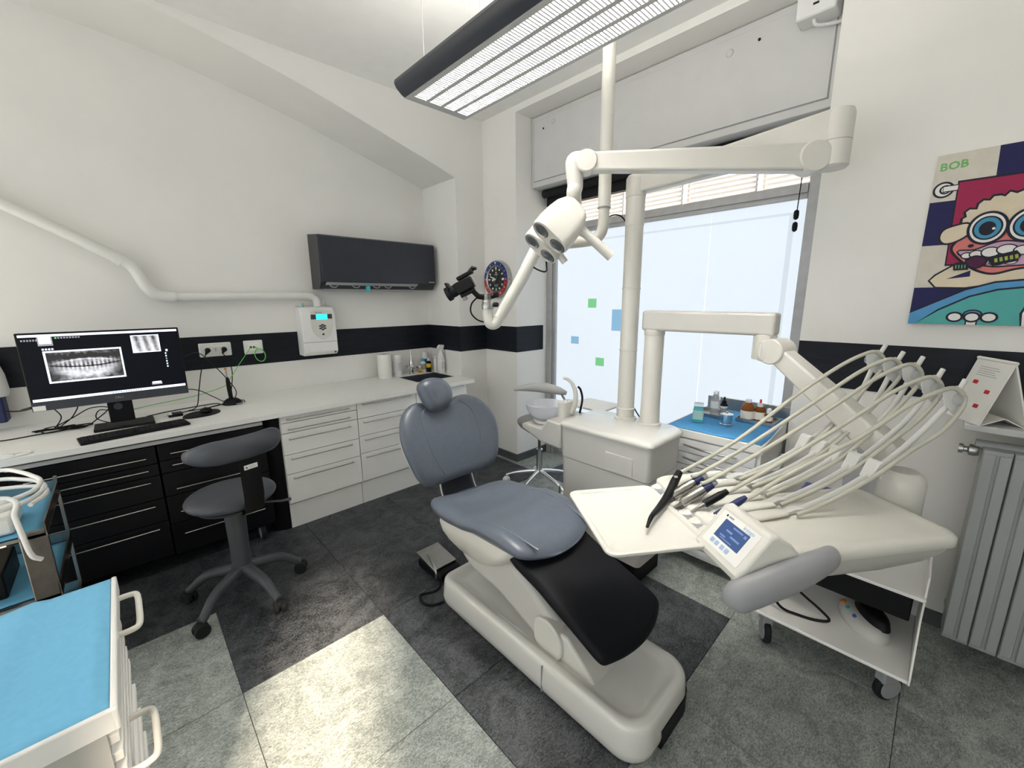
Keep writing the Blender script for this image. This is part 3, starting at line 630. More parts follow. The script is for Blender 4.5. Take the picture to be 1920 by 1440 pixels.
poly_slab([(p.x, p.y) for p in catmull([(-.088, .088, 0), (-.075, .11, 0), (0, .12, 0), (.075, .11, 0), (.088, .08, 0), (.088, 0, 0), (.07, -.07, 0), (0, -.125, 0), (-.07, -.07, 0), (-.088, 0, 0)], 5, True)], fr, 0, .005).build('keypad_plate', 'cream', cb)
poly_slab(rrect(-.045, .045, .042, .086, .003), fr, .005, .0065).build('display', 'lcd', cb)
poly_slab(rrect(-.088, -.047, .045, .085, .004), fr, .005, .006).build('display_key', 'lamp_body', cb)
poly_slab(rrect(.047, .085, .047, .087, .004), fr, .005, .006).build('display_key', 'lamp_body', cb)
for dx, dy in ((-.018, 0), (.018, 0), (-.018, -.02), (.018, -.02), (0, .009), (0, -.03), (0, -.01)): poly_slab(circ(dx, dy-.012, .012, 14, .007), fr, .005, .0068).build('key', 'lamp_body', cb)
poly_slab(circ(0, -.082, .009, 14), fr, .005, .0068).build('key', 'lamp_body', cb)
poly_slab(circ(-.042, .1, .005, 10), fr, .005, .0056).build('print', 'lamp_body', cb); poly_slab(rrect(-.03, .005, .097, .104, .001), fr, .005, .0056).build('print', 'label_grey', cb)
MB().box(1.338, 1.352, 3.6585, 3.66, 1.163, 1.177).build('badge', 'lamp_body', cb)
MB().sweep([(1.135, 3.72, 1.555), (1.136, 3.72, 1.59)], [.006, .003], 8).build('indicator', 'teal', cb)
MB().cyl((1.30, 3.74, 1.56), (1.305, 3.74, 1.615), .016, .014, n=14).build('cap_fitting', 'clear_plastic', cb)
pp = thing('cable_conduit', 'thick white bent conduit pipe running along the alcove wall', 'conduit', (.4, 3.74, 1.64))
MB().tube([(-.9, 3.74, 2.47), (-.38, 3.74, 2.156), (-.136, 3.74, 2.009), (.06, 3.74, 1.882)], .034, 16, 5).build('diagonal_run', 'pipe', pp)
MB().tube([(.06, 3.74, 1.882), (.115, 3.74, 1.845), (.145, 3.74, 1.79), (.17, 3.74, 1.72), (.21, 3.74, 1.66), (.28, 3.74, 1.638), (.32, 3.74, 1.638)], .037, 16, 5).build('elbow', 'pipe', pp)
MB().tube([(.32, 3.74, 1.638), (.7, 3.74, 1.645), (1.15, 3.74, 1.652)], .030, 16, 5).build('straight_run', 'pipe', pp)
MB().tube([(1.15, 3.74, 1.652), (1.22, 3.74, 1.645), (1.253, 3.74, 1.615), (1.258, 3.74, 1.558)], .031, 16, 5).build('elbow', 'pipe', pp)
MB().cyl((.045, 3.74, 1.892), (.08, 3.74, 1.869), .041).build('collar', 'pipe', pp)

# ------------------------------------------------------------------ bottles around the sink
t = thing('paper_towel_roll', 'white paper towel roll standing by the wall beside the sink', 'paper towel', (1.80, 3.68, CT))
MB().lathe([(.018, 0), (.062, 0), (.064, .004), (.064, .226), (.062, .23), (.018, .23)], (1.80, 3.68, CT), 32, cap=False).build('sheet_roll', 'paper', t)
MB().lathe([(.0185, .001), (.0185, .229)], (1.80, 3.68, CT), 20, cap=False).build('core', 'label_grey', t)
t = thing('wipes_canister', 'white ribbed wipes canister between towel roll and tap', 'canister', (1.945, 3.70, CT))
MB().lathe([(.044, 0), (.046, .005), (.046, .17), (.043, .175)], (1.945, 3.70, CT)).build('body', 'white_plastic', t)
MB().lathe([(.047, .175), (.048, .20), (.044, .212), (.02, .215)], (1.945, 3.70, CT)).build('lid', 'paper', t)
MB().lathe([(.0464, .04), (.0464, .15)], (1.945, 3.70, CT), cap=False).build('label', 'wall_cool', t)
for q in range(5): MB().box(1.925, 1.965, 3.7-.0478, 3.7-.0462, CT+.06+q*.016, CT+.064+q*.016).build('print', 'label_grey', t)
t = thing('tap', 'chrome single-lever tap behind the square sink', 'tap', (2.10, 3.70, CT))
MB().lathe([(.028, 0), (.028, .006), (.023, .01), (.023, .10), (.021, .13), (.018, .135)], (2.10, 3.70, CT)).build('column', 'chrome', t)
MB().sweep([(2.10, 3.69, CT+.065), (2.09, 3.60, CT+.08), (2.08, 3.52, CT+.07), (2.078, 3.50, CT+.05)], [.014, .013, .012, .011], 12).build('spout', 'chrome', t)
MB().sweep([(2.10, 3.70, CT+.135), (2.10, 3.70, CT+.17), (2.105, 3.71, CT+.235)], [.012, .006, .004], 10).build('lever', 'chrome', t)
MB().sweep([(2.10, 3.70, CT+.06), (2.04, 3.68, CT+.085)], [.012, .016], 12).build('side_knob', 'chrome', t)
t = thing('spray_can', 'white aerosol can with blue label at the back of the sink corner', 'spray can', (2.30, 3.765, CT))
MB().lathe([(.03, 0), (.031, .004), (.031, .14), (.026, .155)], (2.30, 3.765, CT)).build('body', 'film_blue' if False else 'wall_cool', t); MB().lathe([(.0272, .152), (.0272, .20), (.022, .205)], (2.30, 3.765, CT)).build('cap', 'white_plastic', t); MB().lathe([(.0314, .09), (.0314, .13)], (2.30, 3.765, CT), cap=False).build('label', 'blue_btn', t)
t = thing('green_capped_bottle', 'small white bottle with teal cap behind the tap', 'bottle', (2.235, 3.70, CT))
MB().lathe([(.026, 0), (.028, .004), (.028, .10), (.014, .118)], (2.235, 3.70, CT)).build('body', 'white_plastic', t); MB().lathe([(.0165, .116), (.0165, .14), (.012, .143)], (2.235, 3.70, CT)).build('cap', 'teal', t); MB().lathe([(.0284, .03), (.0284, .09)], (2.235, 3.70, CT), cap=False).build('label', 'label_grey', t)
t = thing('yellow_bottle', 'tiny yellow soap bottle beside the tap', 'bottle', (2.185, 3.68, CT))
MB().lathe([(.02, 0), (.022, .004), (.022, .04), (.009, .058)], (2.185, 3.68, CT)).build('body', 'yellow', t); MB().lathe([(.010, .056), (.009, .078)], (2.185, 3.68, CT)).build('cap', 'white_plastic', t)
t = thing('black_yellow_bottle', 'small black bottle with yellow label at the sink', 'bottle', (2.285, 3.67, CT))
MB().lathe([(.023, 0), (.025, .004), (.025, .105), (.012, .12)], (2.285, 3.67, CT)).build('body', 'black', t); MB().lathe([(.014, .118), (.014, .142)], (2.285, 3.67, CT)).build('cap', 'white_plastic', t); MB().lathe([(.0254, .05), (.0254, .09)], (2.285, 3.67, CT), cap=False).build('label', 'yellow', t)
t = thing('soap_pump', 'white pump bottle right beside the big spray bottle', 'bottle', (2.315, 3.64-.0, CT))
MB().lathe([(.022, 0), (.024, .004), (.024, .12), (.012, .14)], (2.315+.025, 3.62, CT)).build('body', 'white_plastic', t); MB().lathe([(.012, .14), (.012, .155), (.005, .157), (.005, .178)], (2.34, 3.62, CT)).build('pump', 'white_plastic', t); MB().box(2.315, 2.347, 3.612, 3.628, CT+.176, CT+.186).build('nozzle', 'white_plastic', t)
t = thing('trigger_spray', 'white trigger spray bottle standing on the worktop corner', 'spray bottle', (2.345, 3.53, CT))
MB().lathe([(.036, 0), (.038, .005), (.038, .15), (.030, .18), (.015, .215), (.014, .235)], (2.345, 3.53, CT)).build('body', 'white_plastic', t)
MB().lathe([(.0386, .03), (.0386, .14)], (2.345, 3.53, CT), cap=False).build('label', 'paper', t)
for q in range(5): MB().box(2.325, 2.365, 3.53-.0395, 3.53-.0385, CT+.05+q*.015, CT+.054+q*.015).build('print', 'label_grey', t)
MB().prism([(2.305, CT+.265), (2.31, CT+.235), (2.36, CT+.235), (2.385, CT+.262), (2.385, CT+.285), (2.33, CT+.29)], 'y', 3.518, 3.542).build('spray_head', 'white_plastic', t, bevel=.004)
MB().sweep([(2.37, 3.53, CT+.255), (2.375, 3.53, CT+.235), (2.385, 3.53, CT+.215)], [.006, .006, .004], 8).build('trigger', 'white_plastic', t)
# ------------------------------------------------------------------ patient chair
CX = 1.30
dc = thing('dental_chair', 'grey padded dental patient chair with black leg rest on a white base', 'dental chair', (1.27, 1.1, 0))
def base_ring(ins, z, foot=0):
    return [(x, y, z) for x, y in rrect(1.052+ins, 1.478-ins, .505+ins+foot, 1.69-ins, (max(.05-ins*.3, .02), max(.06-ins*.3, .02), max(.10-ins*.5, .03), max(.10-ins*.5, .03)), 7)]
MB().loft([base_ring(.010, .004), base_ring(.002, .02), base_ring(-.004, .055), base_ring(.002, .125), base_ring(.004, .143), base_ring(.009, .152), base_ring(.016, .156), base_ring(.030, .1565), base_ring(.040, .154), base_ring(.055, .141), base_ring(.075, .134), base_ring(.11, .131)]).build('base_cover', 'cream_gloss', dc, angle=50)
tp_ = [(p[0], p[1]) for p in base_ring(-.0050, 0) if p[0] > 1.23 and p[1] < .64]; tq_ = [(p[0], p[1]) for p in base_ring(.02, 0) if p[0] > 1.23 and p[1] < .64]
tp_ = [(1.20, .4998)]+tp_; tq_ = [(1.20, .525)]+tq_; tq_ = tq_[:len(tp_)]+[tq_[-1]]*max(0, len(tp_)-len(tq_))
MB().loft([[(x, y, .004) for x, y in tp_+tq_[::-1]], [(x, y, .082) for x, y in tp_+tq_[::-1]]]).build('toe_recess', 'black', dc)
b = MB().box(1.0462, 1.06, .944, .947, .015, .14); b.build('cover_joint', 'label_grey', dc)
# lifting arm between base and seat
def slab_x(poly, x0, x1, name, mm, bev=.012, par=None):
    return MB().prism(poly, 'x', x0, x1).build(name, mm, par or dc, bevel=bev, seg=3)
arm = [(p.x, p.y) for p in catmull([(1.60, .37, 0), (1.50, .43, 0), (1.30, .44, 0), (1.15, .40, 0), (1.0, .31, 0), (.92, .255, 0), (.885, .20, 0), (.91, .13, 0), (1.0, .115, 0), (1.15, .17, 0), (1.32, .225, 0), (1.50, .245, 0), (1.60, .30, 0)], 4, True)]
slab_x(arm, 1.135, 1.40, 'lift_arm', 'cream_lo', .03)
slab_x([(p.x, p.y) for p in catmull([(1.05, .255, 0), (1.0, .285, 0), (.945, .275, 0), (.905, .23, 0), (.90, .17, 0), (.93, .12, 0), (.99, .12, 0), (1.05, .16, 0)], 4, True)], 1.115, 1.42, 'pivot_cap', 'cream', .008)
slab_x([(1.05, .10), (1.05, .17), (.93, .255), (.885, .255), (.80, .185), (.74, .125), (.74, .10)], 1.13, 1.405, 'front_wedge', 'cream', .018)
sh = []
for z, ins, y0, y1 in ((.33, .075, 1.36, 1.66), (.38, .045, 1.28, 1.695), (.43, .022, 1.20, 1.715), (.475, .012, 1.14, 1.72), (.515, .02, 1.10, 1.71)):
    sh.append([(x, y, z+(.035 if y < 1.35 else 0)*(1.35-y)/.25*(z > .4)) for x, y in rrect(CX-.255+ins, CX+.255-ins, y0, y1, .075, 6)])
MB().loft(sh).build('seat_shell', 'cream', dc, angle=60)
# seat cushion
out = [(p.x, p.y) for p in catmull([(x, y, 0) for x, y in [(-.245, 1.735), (-.278, 1.66), (-.272, 1.50), (-.262, 1.34), (-.258, 1.18), (-.235, 1.085), (-.13, 1.03), (0, 1.012), (.13, 1.03), (.235, 1.085), (.262, 1.18), (.272, 1.32), (.272, 1.50), (.24, 1.64), (.17, 1.71), (.06, 1.735), (-.08, 1.748), (-.19, 1.752)]], 5, True)]
ZS = [(.98, .535), (1.06, .562), (1.14, .577), (1.22, .585), (1.34, .580), (1.48, .557), (1.58, .552), (1.68, .562), (1.76, .578)]
def seat_fn(a, b_, d):
    dip = -.022*math.exp(-(a/.15)**2)*(.5+.5/(1+math.exp(-(b_-1.32)*22))) if d > 0 else 0
    lip = .018*(abs(a)/.27)**3
    return (CX+a, b_, interp(ZS, b_)-.02+dip+lip+d)
sc = MB().cushion(out, .088, seat_fn, 12, .26).build('seat_cushion', 'leather', dc, angle=80)
for s_ in (-1, 1):
    pts = [Vector(seat_fn(s_*x, y, .0375)) for x, y in ((.165, 1.045), (.175, 1.10), (.185, 1.18), (.195, 1.26), (.205, 1.34), (.215, 1.44))]
    MB().tube(pts, .0048, 8, 4).build('seam', 'leather_hi', sc)
# leg rest
ol = [(p.x, p.y) for p in catmull([(x, y, 0) for x, y in [(-.20, 1.20), (-.212, 1.0), (-.217, .80), (-.220, .715), (-.213, .683), (-.185, .668), (-.10, .645), (0, .635), (.10, .645), (.185, .672), (.212, .69), (.219, .725), (.217, .80), (.212, 1.0), (.20, 1.20), (0, 1.22)]], 5, True)]
def leg_fn(a, b_, d): return (CX-.005+a, b_, .322+(b_-.66)*.385+d-.006*(a/.2)**2)
lr = MB().cushion(ol, .058, leg_fn, 8, .09).build('leg_rest', 'leather_black', dc, angle=80)
e_ = [Vector(leg_fn(x*.985, y if y > .75 else .75+(y-.75)*.97, .020)) for x, y in ol if y < 1.1]
# backrest
TA = math.radians(25)
BP = Vector((1.31, 1.835, .62)); BB = Vector((0, math.sin(TA), math.cos(TA))); BD = Vector((0, -math.cos(TA), math.sin(TA)))
ob = [(p.x, p.y) for p in catmull([(x, y, 0) for x, y in [(0, -.024), (.12, -.024), (.215, -.018), (.275, .03), (.310, .13), (.325, .235), (.308, .325), (.262, .40), (.19, .443), (.12, .445), (.07, .42), (0, .402), (-.07, .42), (-.12, .445), (-.19, .443), (-.262, .40), (-.308, .325), (-.325, .235), (-.310, .13), (-.275, .03), (-.215, -.018), (-.12, -.024)]], 4, True)]
def back_fn(a, b_, d):
    p = BP+Vector((1, 0, 0))*a+BB*b_+BD*(d+.42*a*a+.015*math.cos((b_-.2)*7)); return tuple(p)
bk = MB().cushion(ob, .085, back_fn, 12, .20).build('backrest', 'leather', dc, angle=80)
for s_ in (-1, 1):
    pts = [Vector(back_fn(s_*x, y, .0385)) for x, y in ((.115, .41), (.165, .36), (.178, .28), (.172, .18), (.15, .09), (.115, .02))]
    MB().tube(pts, .0048, 8, 4).build('seam', 'leather_hi', bk)
MB().loft([[tuple(BP+Vector((1, 0, 0))*x*k+BB*y+BD*d) for x, y in [(p[0]*.86, .2+(p[1]-.2)*.88) for p in ob]] for d, k in ((-.03, 1), (-.055, 1), (-.075, .93))]).build('back_shell', 'cream_lo', dc)
b = MB(); b.sweep([(1.30, 1.72, .46), (1.30, 1.78, .47), (1.30, 1.83, .53), (1.30, 1.865, .62), (1.30, 1.90, .72)], [.11, .11, .11, .105, .10], 16, flat=.18, upv=(0, -1, .3)); b.build('back_bracket', 'bracket_navy', dc)
for s_ in (-1, 1): MB().tube([(1.30+s_*.112, 1.71, .47), (1.30+s_*.112, 1.78, .475), (1.30+s_*.112, 1.83, .53), (1.30+s_*.108, 1.862, .62), (1.30+s_*.104, 1.89, .69)], .006, 8).build('bracket_trim', 'steel', dc)
# headrest
oh = [(p.x, p.y) for p in catmull([(x, y, 0) for x, y in [(-.098, .555), (-.05, .587), (.02, .590), (.075, .568), (.108, .515), (.104, .455), (.06, .412), (.0, .395), (-.055, .402), (-.082, .44), (-.098, .50)]], 5, True)]
def head_fn(a, b_, d): p = BP+Vector((1, 0, 0))*(a-.048)+BB*(b_-.022)+BD*(d+.062+.3*a*a); return tuple(p)
MB().cushion(oh, .105, head_fn, 8, .55).build('headrest', 'leather', dc, angle=80)
b = MB(); b.obox(BP+BB*.44+BD*(-.02), (1, 0, 0), BB, BD, .03, .09, .01); b.build('headrest_bar', 'steel', dc, bevel=.004)

# foot control with its cable
fc = thing('foot_control', 'black foot control with a steel top plate behind the chair base', 'foot pedal', (1.21, 1.93, 0))
MB().prism([(1.13, 1.80), (1.28, 1.80), (1.285, 2.04), (1.125, 2.04)], 'z', .003, .055).build('housing', 'black', fc, bevel=.01)
MB().obox((1.20, 1.95, .075), (1, 0, 0), (0, 1, .12), (0, -.12, 1), .078, .10, .006).build('top_plate', 'steel', fc, bevel=.003)
MB().tube([(1.10, 1.80, .055), (1.10, 1.80, .10), (1.12, 1.88, .125), (1.14, 1.95, .115)], .006, 8).build('bail', 'steel', fc)
MB().tube([(1.14, 1.80, .02), (1.08, 1.77, .008), (1.0, 1.80, .007), (.975, 1.74, .007), (1.0, 1.69, .007), (1.06, 1.665, .007)], .006, 8).build('cable', 'black', fc)

# ------------------------------------------------------------------ water unit with poles
un = thing('water_unit', 'tall cream dental water unit column with a glass spittoon and two poles', 'dental unit', (2.05, 1.25, 0))
def ur(x0, x1, y0, y1, r, z): return [(x, y, z) for x, y in rrect(x0, x1, y0, y1, r, 7)]
RR = (.05, .05, .03, .085)
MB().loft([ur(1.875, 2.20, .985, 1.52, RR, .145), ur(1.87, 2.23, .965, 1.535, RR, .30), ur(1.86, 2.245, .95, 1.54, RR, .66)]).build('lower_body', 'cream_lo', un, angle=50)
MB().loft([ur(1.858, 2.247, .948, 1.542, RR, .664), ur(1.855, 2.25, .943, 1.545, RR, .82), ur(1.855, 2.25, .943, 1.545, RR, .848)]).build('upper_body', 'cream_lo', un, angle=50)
MB().loft([ur(1.85, 2.255, .938, 1.55, RR, .85), ur(1.845, 2.26, .933, 1.555, RR, .862), ur(1.85, 2.255, .938, 1.55, RR, .875), ur(1.865, 2.24, .955, 1.535, RR, .883)]).build('top_lid', 'cream_gloss', un, angle=50)
MB().box(1.90, 2.18, 1.02, 1.48, 0, .145).build('plinth', 'black', un)
MB().box(1.853, 1.86, 1.04, 1.21, .68, .775).build('front_flap', 'cream_lo', un, bevel=.003)
MB().box(1.8525, 1.858, 1.04, 1.21, .676, .681).build('flap_grip', 'cream_gloss', un)
b = MB(); b.prism([(1.53, .865), (1.53, .70), (1.70, .71), (1.86, .765), (1.865, .80), (1.69, .80), (1.645, .868)], 'x', 1.85, 2.16); b.build('bowl_bracket', 'cream_lo', un, bevel=.012)
MB().lathe([(.085, .803), (.088, .815), (.082, .82)], (1.99, 1.765, 0)).build('bowl_base', 'cream_gloss', un)
pr = [(.035, .823), (.075, .828), (.105, .85), (.125, .885), (.134, .925), (.131, .926), (.121, .887), (.101, .855), (.07, .834), (.001, .829)]
MB().lathe(pr, (1.99, 1.775, 0), 36, cap=False).build('spittoon_bowl', 'frost_plastic', un)
MB().loft([[(x, y, z) for x, y in rrect(1.955, 2.075, 1.585, 1.655, .03, 5)] for z in (.862, .93, .955, .962)]).build('spout_block', 'cream', un, bevel=.004)
MB().tube([(2.03, 1.59, .885), (2.035, 1.565, .95), (2.035, 1.563, 1.02), (2.03, 1.585, 1.075), (2.02, 1.62, 1.105), (2.015, 1.645, 1.108)], [.018, .016, .013, .010, .008], 12, 6).build('rinse_spout', 'cream', un)
MB().lathe([(.009, 0), (.009, .014), (.006, .015)], (1.99, 1.60, .962)).build('button', 'white_plastic', un)
MB().tube([(2.08, 1.56, .88), (2.09, 1.55, .97), (2.085, 1.56, 1.03), (2.075, 1.575, 1.055)], .007, 8).build('suction_hose', 'black', un)
b = MB(); b.loft([[(x, y, z) for x, y in rrect(2.24, 2.50, 1.50, 1.80, .03, 5)] for z in (.86, .872)]); b.box(2.20, 2.26, 1.50, 1.53, .84, .872); b.build('assistant_shelf', 'cream', un, bevel=.004)
MB().lathe([(.066, .881), (.066, .895), (.053, .90), (.0525, .94), (.055, .945), (.055, .952), (.050, .956), (.050, 2.20)], (2.175, 1.287, 0), 28).build('light_pole', 'cream', un)
for z in (1.66, 1.305): MB().lathe([(.0505, z-.004), (.0525, z-.003), (.0525, z+.003), (.0505, z+.004)], (2.175, 1.287, 0), 28, cap=False).build('pole_ring', 'cream_gloss', un)
MB().lathe([(.066, .881), (.066, .893), (.056, .898), (.053, 1.0), (.053, 1.43)], (2.177, 1.128, 0), 28).build('tray_pole', 'cream', un)
MB().tube([(2.17, 1.31, 1.99), (2.15, 1.36, 2.06), (2.14, 1.42, 2.07), (2.15, 1.48, 2.04)], .004, 6).build('pole_cable', 'black', un)
MB().tube([(1.87, 1.545, .45), (1.96, 1.62, .20), (1.99, 1.75, .02), (2.05, 1.95, .012)], .006, 8).build('drain_hose', 'grey_plastic', un)
MB().tube([(2.19, 1.235, .95), (2.21, 1.215, .905), (2.19, 1.18, .89)], .004, 6).build('pole_lead', 'black', un)

# ------------------------------------------------------------------ operating light
ol_ = thing('operating_light', 'cream dental operating lamp on a long folding arm', 'dental light', (2.175, 1.287, 2.2))
def beam(name, P0, P1, h0, h1, w0, w1, mm, par, bev=.012, up=(0, 0, 1)):
    P0 = Vector(P0); P1 = Vector(P1); t = (P1-P0).normalized(); s_ = t.cross(Vector(up)).normalized(); u_ = s_.cross(t)
    r = []
    for P, h, w in ((P0, h0, w0), (P1, h1, w1)): r.append([P+s_*w*a+u_*h*b_ for a, b_ in ((-1, -1), (1, -1), (1, 1), (-1, 1))])
    return MB().loft(r).build(name, mm, par, bevel=bev, seg=3)
MB().lathe([(.052, 2.0), (.052, 2.15), (.055, 2.152), (.055, 2.245), (.045, 2.262)], (2.175, 1.287, 0), 28).build('pole_cap', 'cream', ol_, bevel=.0)
beam('lower_arm', (2.165, 1.30, 2.205), (2.40, .46, 2.325), .045, .075, .036, .048, 'cream', ol_, .014)
PE = Vector((2.40, .46, 0))
MB().lathe([(.052, 2.16), (.062, 2.17), (.062, 2.375), (.055, 2.395)], (2.405, .455, 0), 24).build('elbow_block', 'cream', ol_)
MB().lathe([(.0625, 2.268), (.0625, 2.271)], (2.405, .455, 0), 24, cap=False).build('elbow_joint', 'label_grey', ol_)
JL = Vector((1.72, 1.29, 2.235))
d2 = (JL-Vector((2.40, .46, 2.205))).normalized()
beam('upper_arm', Vector((2.37, .495, 2.207)), JL-d2*.02, .058, .042, .038, .034, 'cream', ol_, .012)
s2 = d2.cross(Vector((0, 0, 1))).normalized()
MB().cyl(Vector((2.345, .525, 2.207))-s2*.048, Vector((2.345, .525, 2.207))+s2*.048, .066, n=28).build('arm_pivot', 'cream', ol_, bevel=.006)
MB().cyl(JL-s2*.044, JL+s2*.044, .050, n=28).build('arm_pivot', 'cream', ol_, bevel=.006)
HC = Vector((1.635, 1.395, 1.94)); HV = (HC-Vector((0, 0, EYE))).normalized(); HR_ = (CR-HV*CR.dot(HV)).normalized(); HD_ = HV.cross(HR_).normalized(); HD_ = HD_ if HD_.z < 0 else -HD_
HMI = (HR_*-.66+HD_*.75).normalized(); HN = HMI*.86-HV*.51
HW = (HR_*.75+HD_*.66).normalized(); HS = -(HMI*.51+HV*.86)
nk = JL+d2*.055
MB().tube([JL+d2*.02+Vector((0, 0, .012)), nk+Vector((0, 0, .004)), nk+Vector((0, 0, -.04)), nk+Vector((.004, -.004, -.10)), nk+Vector((.0, .0, -.135)), HC-HN*.14, HC-HN*.05], [.040, .042, .040, .037, .036, .036, .036], 18, 6).build('neck', 'cream', ol_)
def lobe(off, w, s_, dep, name):
    rings = []
    for k, q in ((-.66, .30), (-.62, .50), (-.52, .70), (-.34, .86), (-.1, .95), (.2, 1.0), (.44, .98), (.5, .95)):
        rings.append([HC+off+HN*dep*k+HW*x*q+HS*y*q for x, y in rrect(-w, w, -s_, s_, s_*.95, 6)])
    return MB().loft(rings).build(name, 'cream', ol_, angle=60)
lobe(HS*.068+HN*.0, .104, .060, .20, 'lamp_shell'); lobe(-HS*.068+HN*.012, .104, .060, .18, 'lamp_shell')
MB().loft([[HC+HN*k+HW*x*.6+HS*y for x, y in rrect(-.07, .07, -.06, .06, .03, 5)] for k in (-.10, .04)]).build('lamp_bridge', 'cream_lo', ol_)
for i, so_ in enumerate((.068, -.068)):
    for w in (-.052, .052):
        c = HC+HS*so_+HW*w+HN*(.1005 if i == 0 else .1025)
        MB().lathe([(.042, -.004), (.042, .002), (.036, .004), (.034, .001)], c, 24, HN).build('lens_rim', 'steel', ol_)
        MB().lathe([(.034, .0), (.02, .003), (.001, .004)], c, 20, HN, cap=False).build('lens', 'lens', ol_)
h0 = HC+HS*.06+HW*.075-HN*.05
MB().sweep([h0-HW*.02, h0+HW*.05+HS*.01, h0+HW*.21+HS*.02], [.030, .022, .024], 14).build('handle', 'cream', ol_)
h1 = HC-HS*.05+HW*.09+HN*.06
MB().sweep([h1, h1+HW*.05+HN*.01], [.018, .017], 12).build('sensor_stub', 'cream', ol_)

# ------------------------------------------------------------------ ceiling camera arm
ca = thing('camera_arm', 'cream ceiling tube with a jointed arm holding a video camera', 'support arm', (1.97, 1.36, CEIL))
MB().tube([(1.985, 1.362, 2.08), (1.985, 1.365, 1.99), (1.975, 1.378, 1.945), (1.945, 1.41, 1.918), (1.86, 1.51, 1.905), (1.80, 1.585, 1.90), (1.765, 1.628, 1.90)], .030, 16, 6).build('horizontal_tube', 'cream', ca)
MB().cyl((1.985, 1.362, 2.08), (1.985, 1.362, CEIL), .0335, n=24).build('drop_tube', 'cream', ca)
MB().lathe([(.034, 2.078), (.0355, 2.08), (.0355, 2.084), (.034, 2.086)], (1.985, 1.362, 0), 24, cap=False).build('tube_ring', 'grey_plastic', ca)
MB().cyl((1.985, 1.362, CEIL-.03), (1.985, 1.362, CEIL), .07, n=28).build('ceiling_flange', 'cream', ca, bevel=.006)
MB().sweep([(1.772, 1.62, 1.935), (1.745, 1.645, 1.86), (1.68, 1.70, 1.70), (1.598, 1.79, 1.50)], [.033, .036, .036, .033], 18).build('spring_arm', 'cream', ca)
MB().sweep([(1.70, 1.66, 1.78), (1.62, 1.745, 1.59)], [.012, .012], 10).build('arm_rib', 'cream_gloss', ca)
MB().tube([(1.598, 1.79, 1.50), (1.588, 1.80, 1.472), (1.572, 1.815, 1.462), (1.556, 1.83, 1.475), (1.551, 1.835, 1.52), (1.551, 1.835, 1.555)], .030, 16, 5).build('elbow', 'cream', ca)
MB().lathe([(.033, 0), (.034, .004), (.034, .03), (.031, .034), (.031, .05), (.028, .052)], (1.551, 1.835, 1.55), 22).build('swivel_collar', 'steel', ca)
MB().tube([(1.80, 1.62, 1.90), (1.79, 1.60, 1.80), (1.77, 1.585, 1.755), (1.74, 1.62, 1.765), (1.705, 1.66, 1.80)], .0045, 8).build('cable_loop', 'black', ca)
MB().tube([(1.505, 1.865, 1.62), (1.475, 1.885, 1.58), (1.47, 1.885, 1.53), (1.50, 1.865, 1.49), (1.545, 1.835, 1.472)], .0045, 8).build('cable_loop', 'black', ca)
vc = thing('video_camera', 'small black video camera mounted on the cream arm', 'camera', (1.45, 1.91, 1.66))
V0 = Vector((1.450, 1.915, 1.682)); vx = (-CR*.86-CU*.42+CF*.15).normalized(); vy = Vector((0, 0, 1)).cross(vx).normalized(); vz = vx.cross(vy)
if vz.z < 0: vz = -vz
MB().obox(V0, vx, vy, vz, .055, .032, .033).build('body', 'black', vc, bevel=.008)
MB().lathe([(.030, 0), (.033, .01), (.033, .035), (.040, .04), (.040, .062), (.034, .064), (.028, .05)], V0+vx*.05, 24, vx).build('lens_barrel', 'rubber', vc)
MB().lathe([(.028, .05), (.001, .053)], V0+vx*.05, 24, vx, cap=False).build('front_lens', 'lens', vc)
MB().obox(V0+vx*.085+vz*.036, vx, vy, vz, .006, .04, .022).build('lens_hood', 'black', vc, bevel=.003)
MB().obox(V0-vx*.03+vz*.048, vx, vy, vz, .05, .024, .010).build('top_handle', 'black', vc, bevel=.005)
MB().sweep([V0-vx*.06+vz*.05, V0-vx*.09+vz*.062, V0-vx*.105+vz*.05], [.014, .014, .008], 10).build('viewfinder', 'black', vc)
MB().obox(V0+vy*-.034+vx*.005, vx, vy, vz, .028, .004, .018).build('side_panel', 'dark_steel', vc, bevel=.002)
MB().obox(V0-vz*.045+vx*.0, vx, vy, vz, .045, .018, .010).build('base_plate', 'black', vc, bevel=.004)
MB().sweep([V0-vz*.05-vx*.03, (1.51, 1.865, 1.622), (1.551, 1.835, 1.615), (1.60, 1.795, 1.628)], [.014, .016, .016, .010], 10).build('mount_bracket', 'black', vc)
MB().cyl((1.551, 1.835, 1.60), (1.551, 1.835, 1.636), .024, n=18).build('mount_post', 'dark_steel', vc)
for z in (1.575, 1.64): MB().lathe([(.014, 0), (.014, .022), (.008, .03)], (1.575, 1.81, z), 14, (.7, -.7, 0)).build('clamp_knob', 'rubber', vc)
MB().cyl(V0-vz*.055+vx*.03, V0-vz*.075+vx*.03, .014, n=14).build('lock_knob', 'grey_plastic', vc)
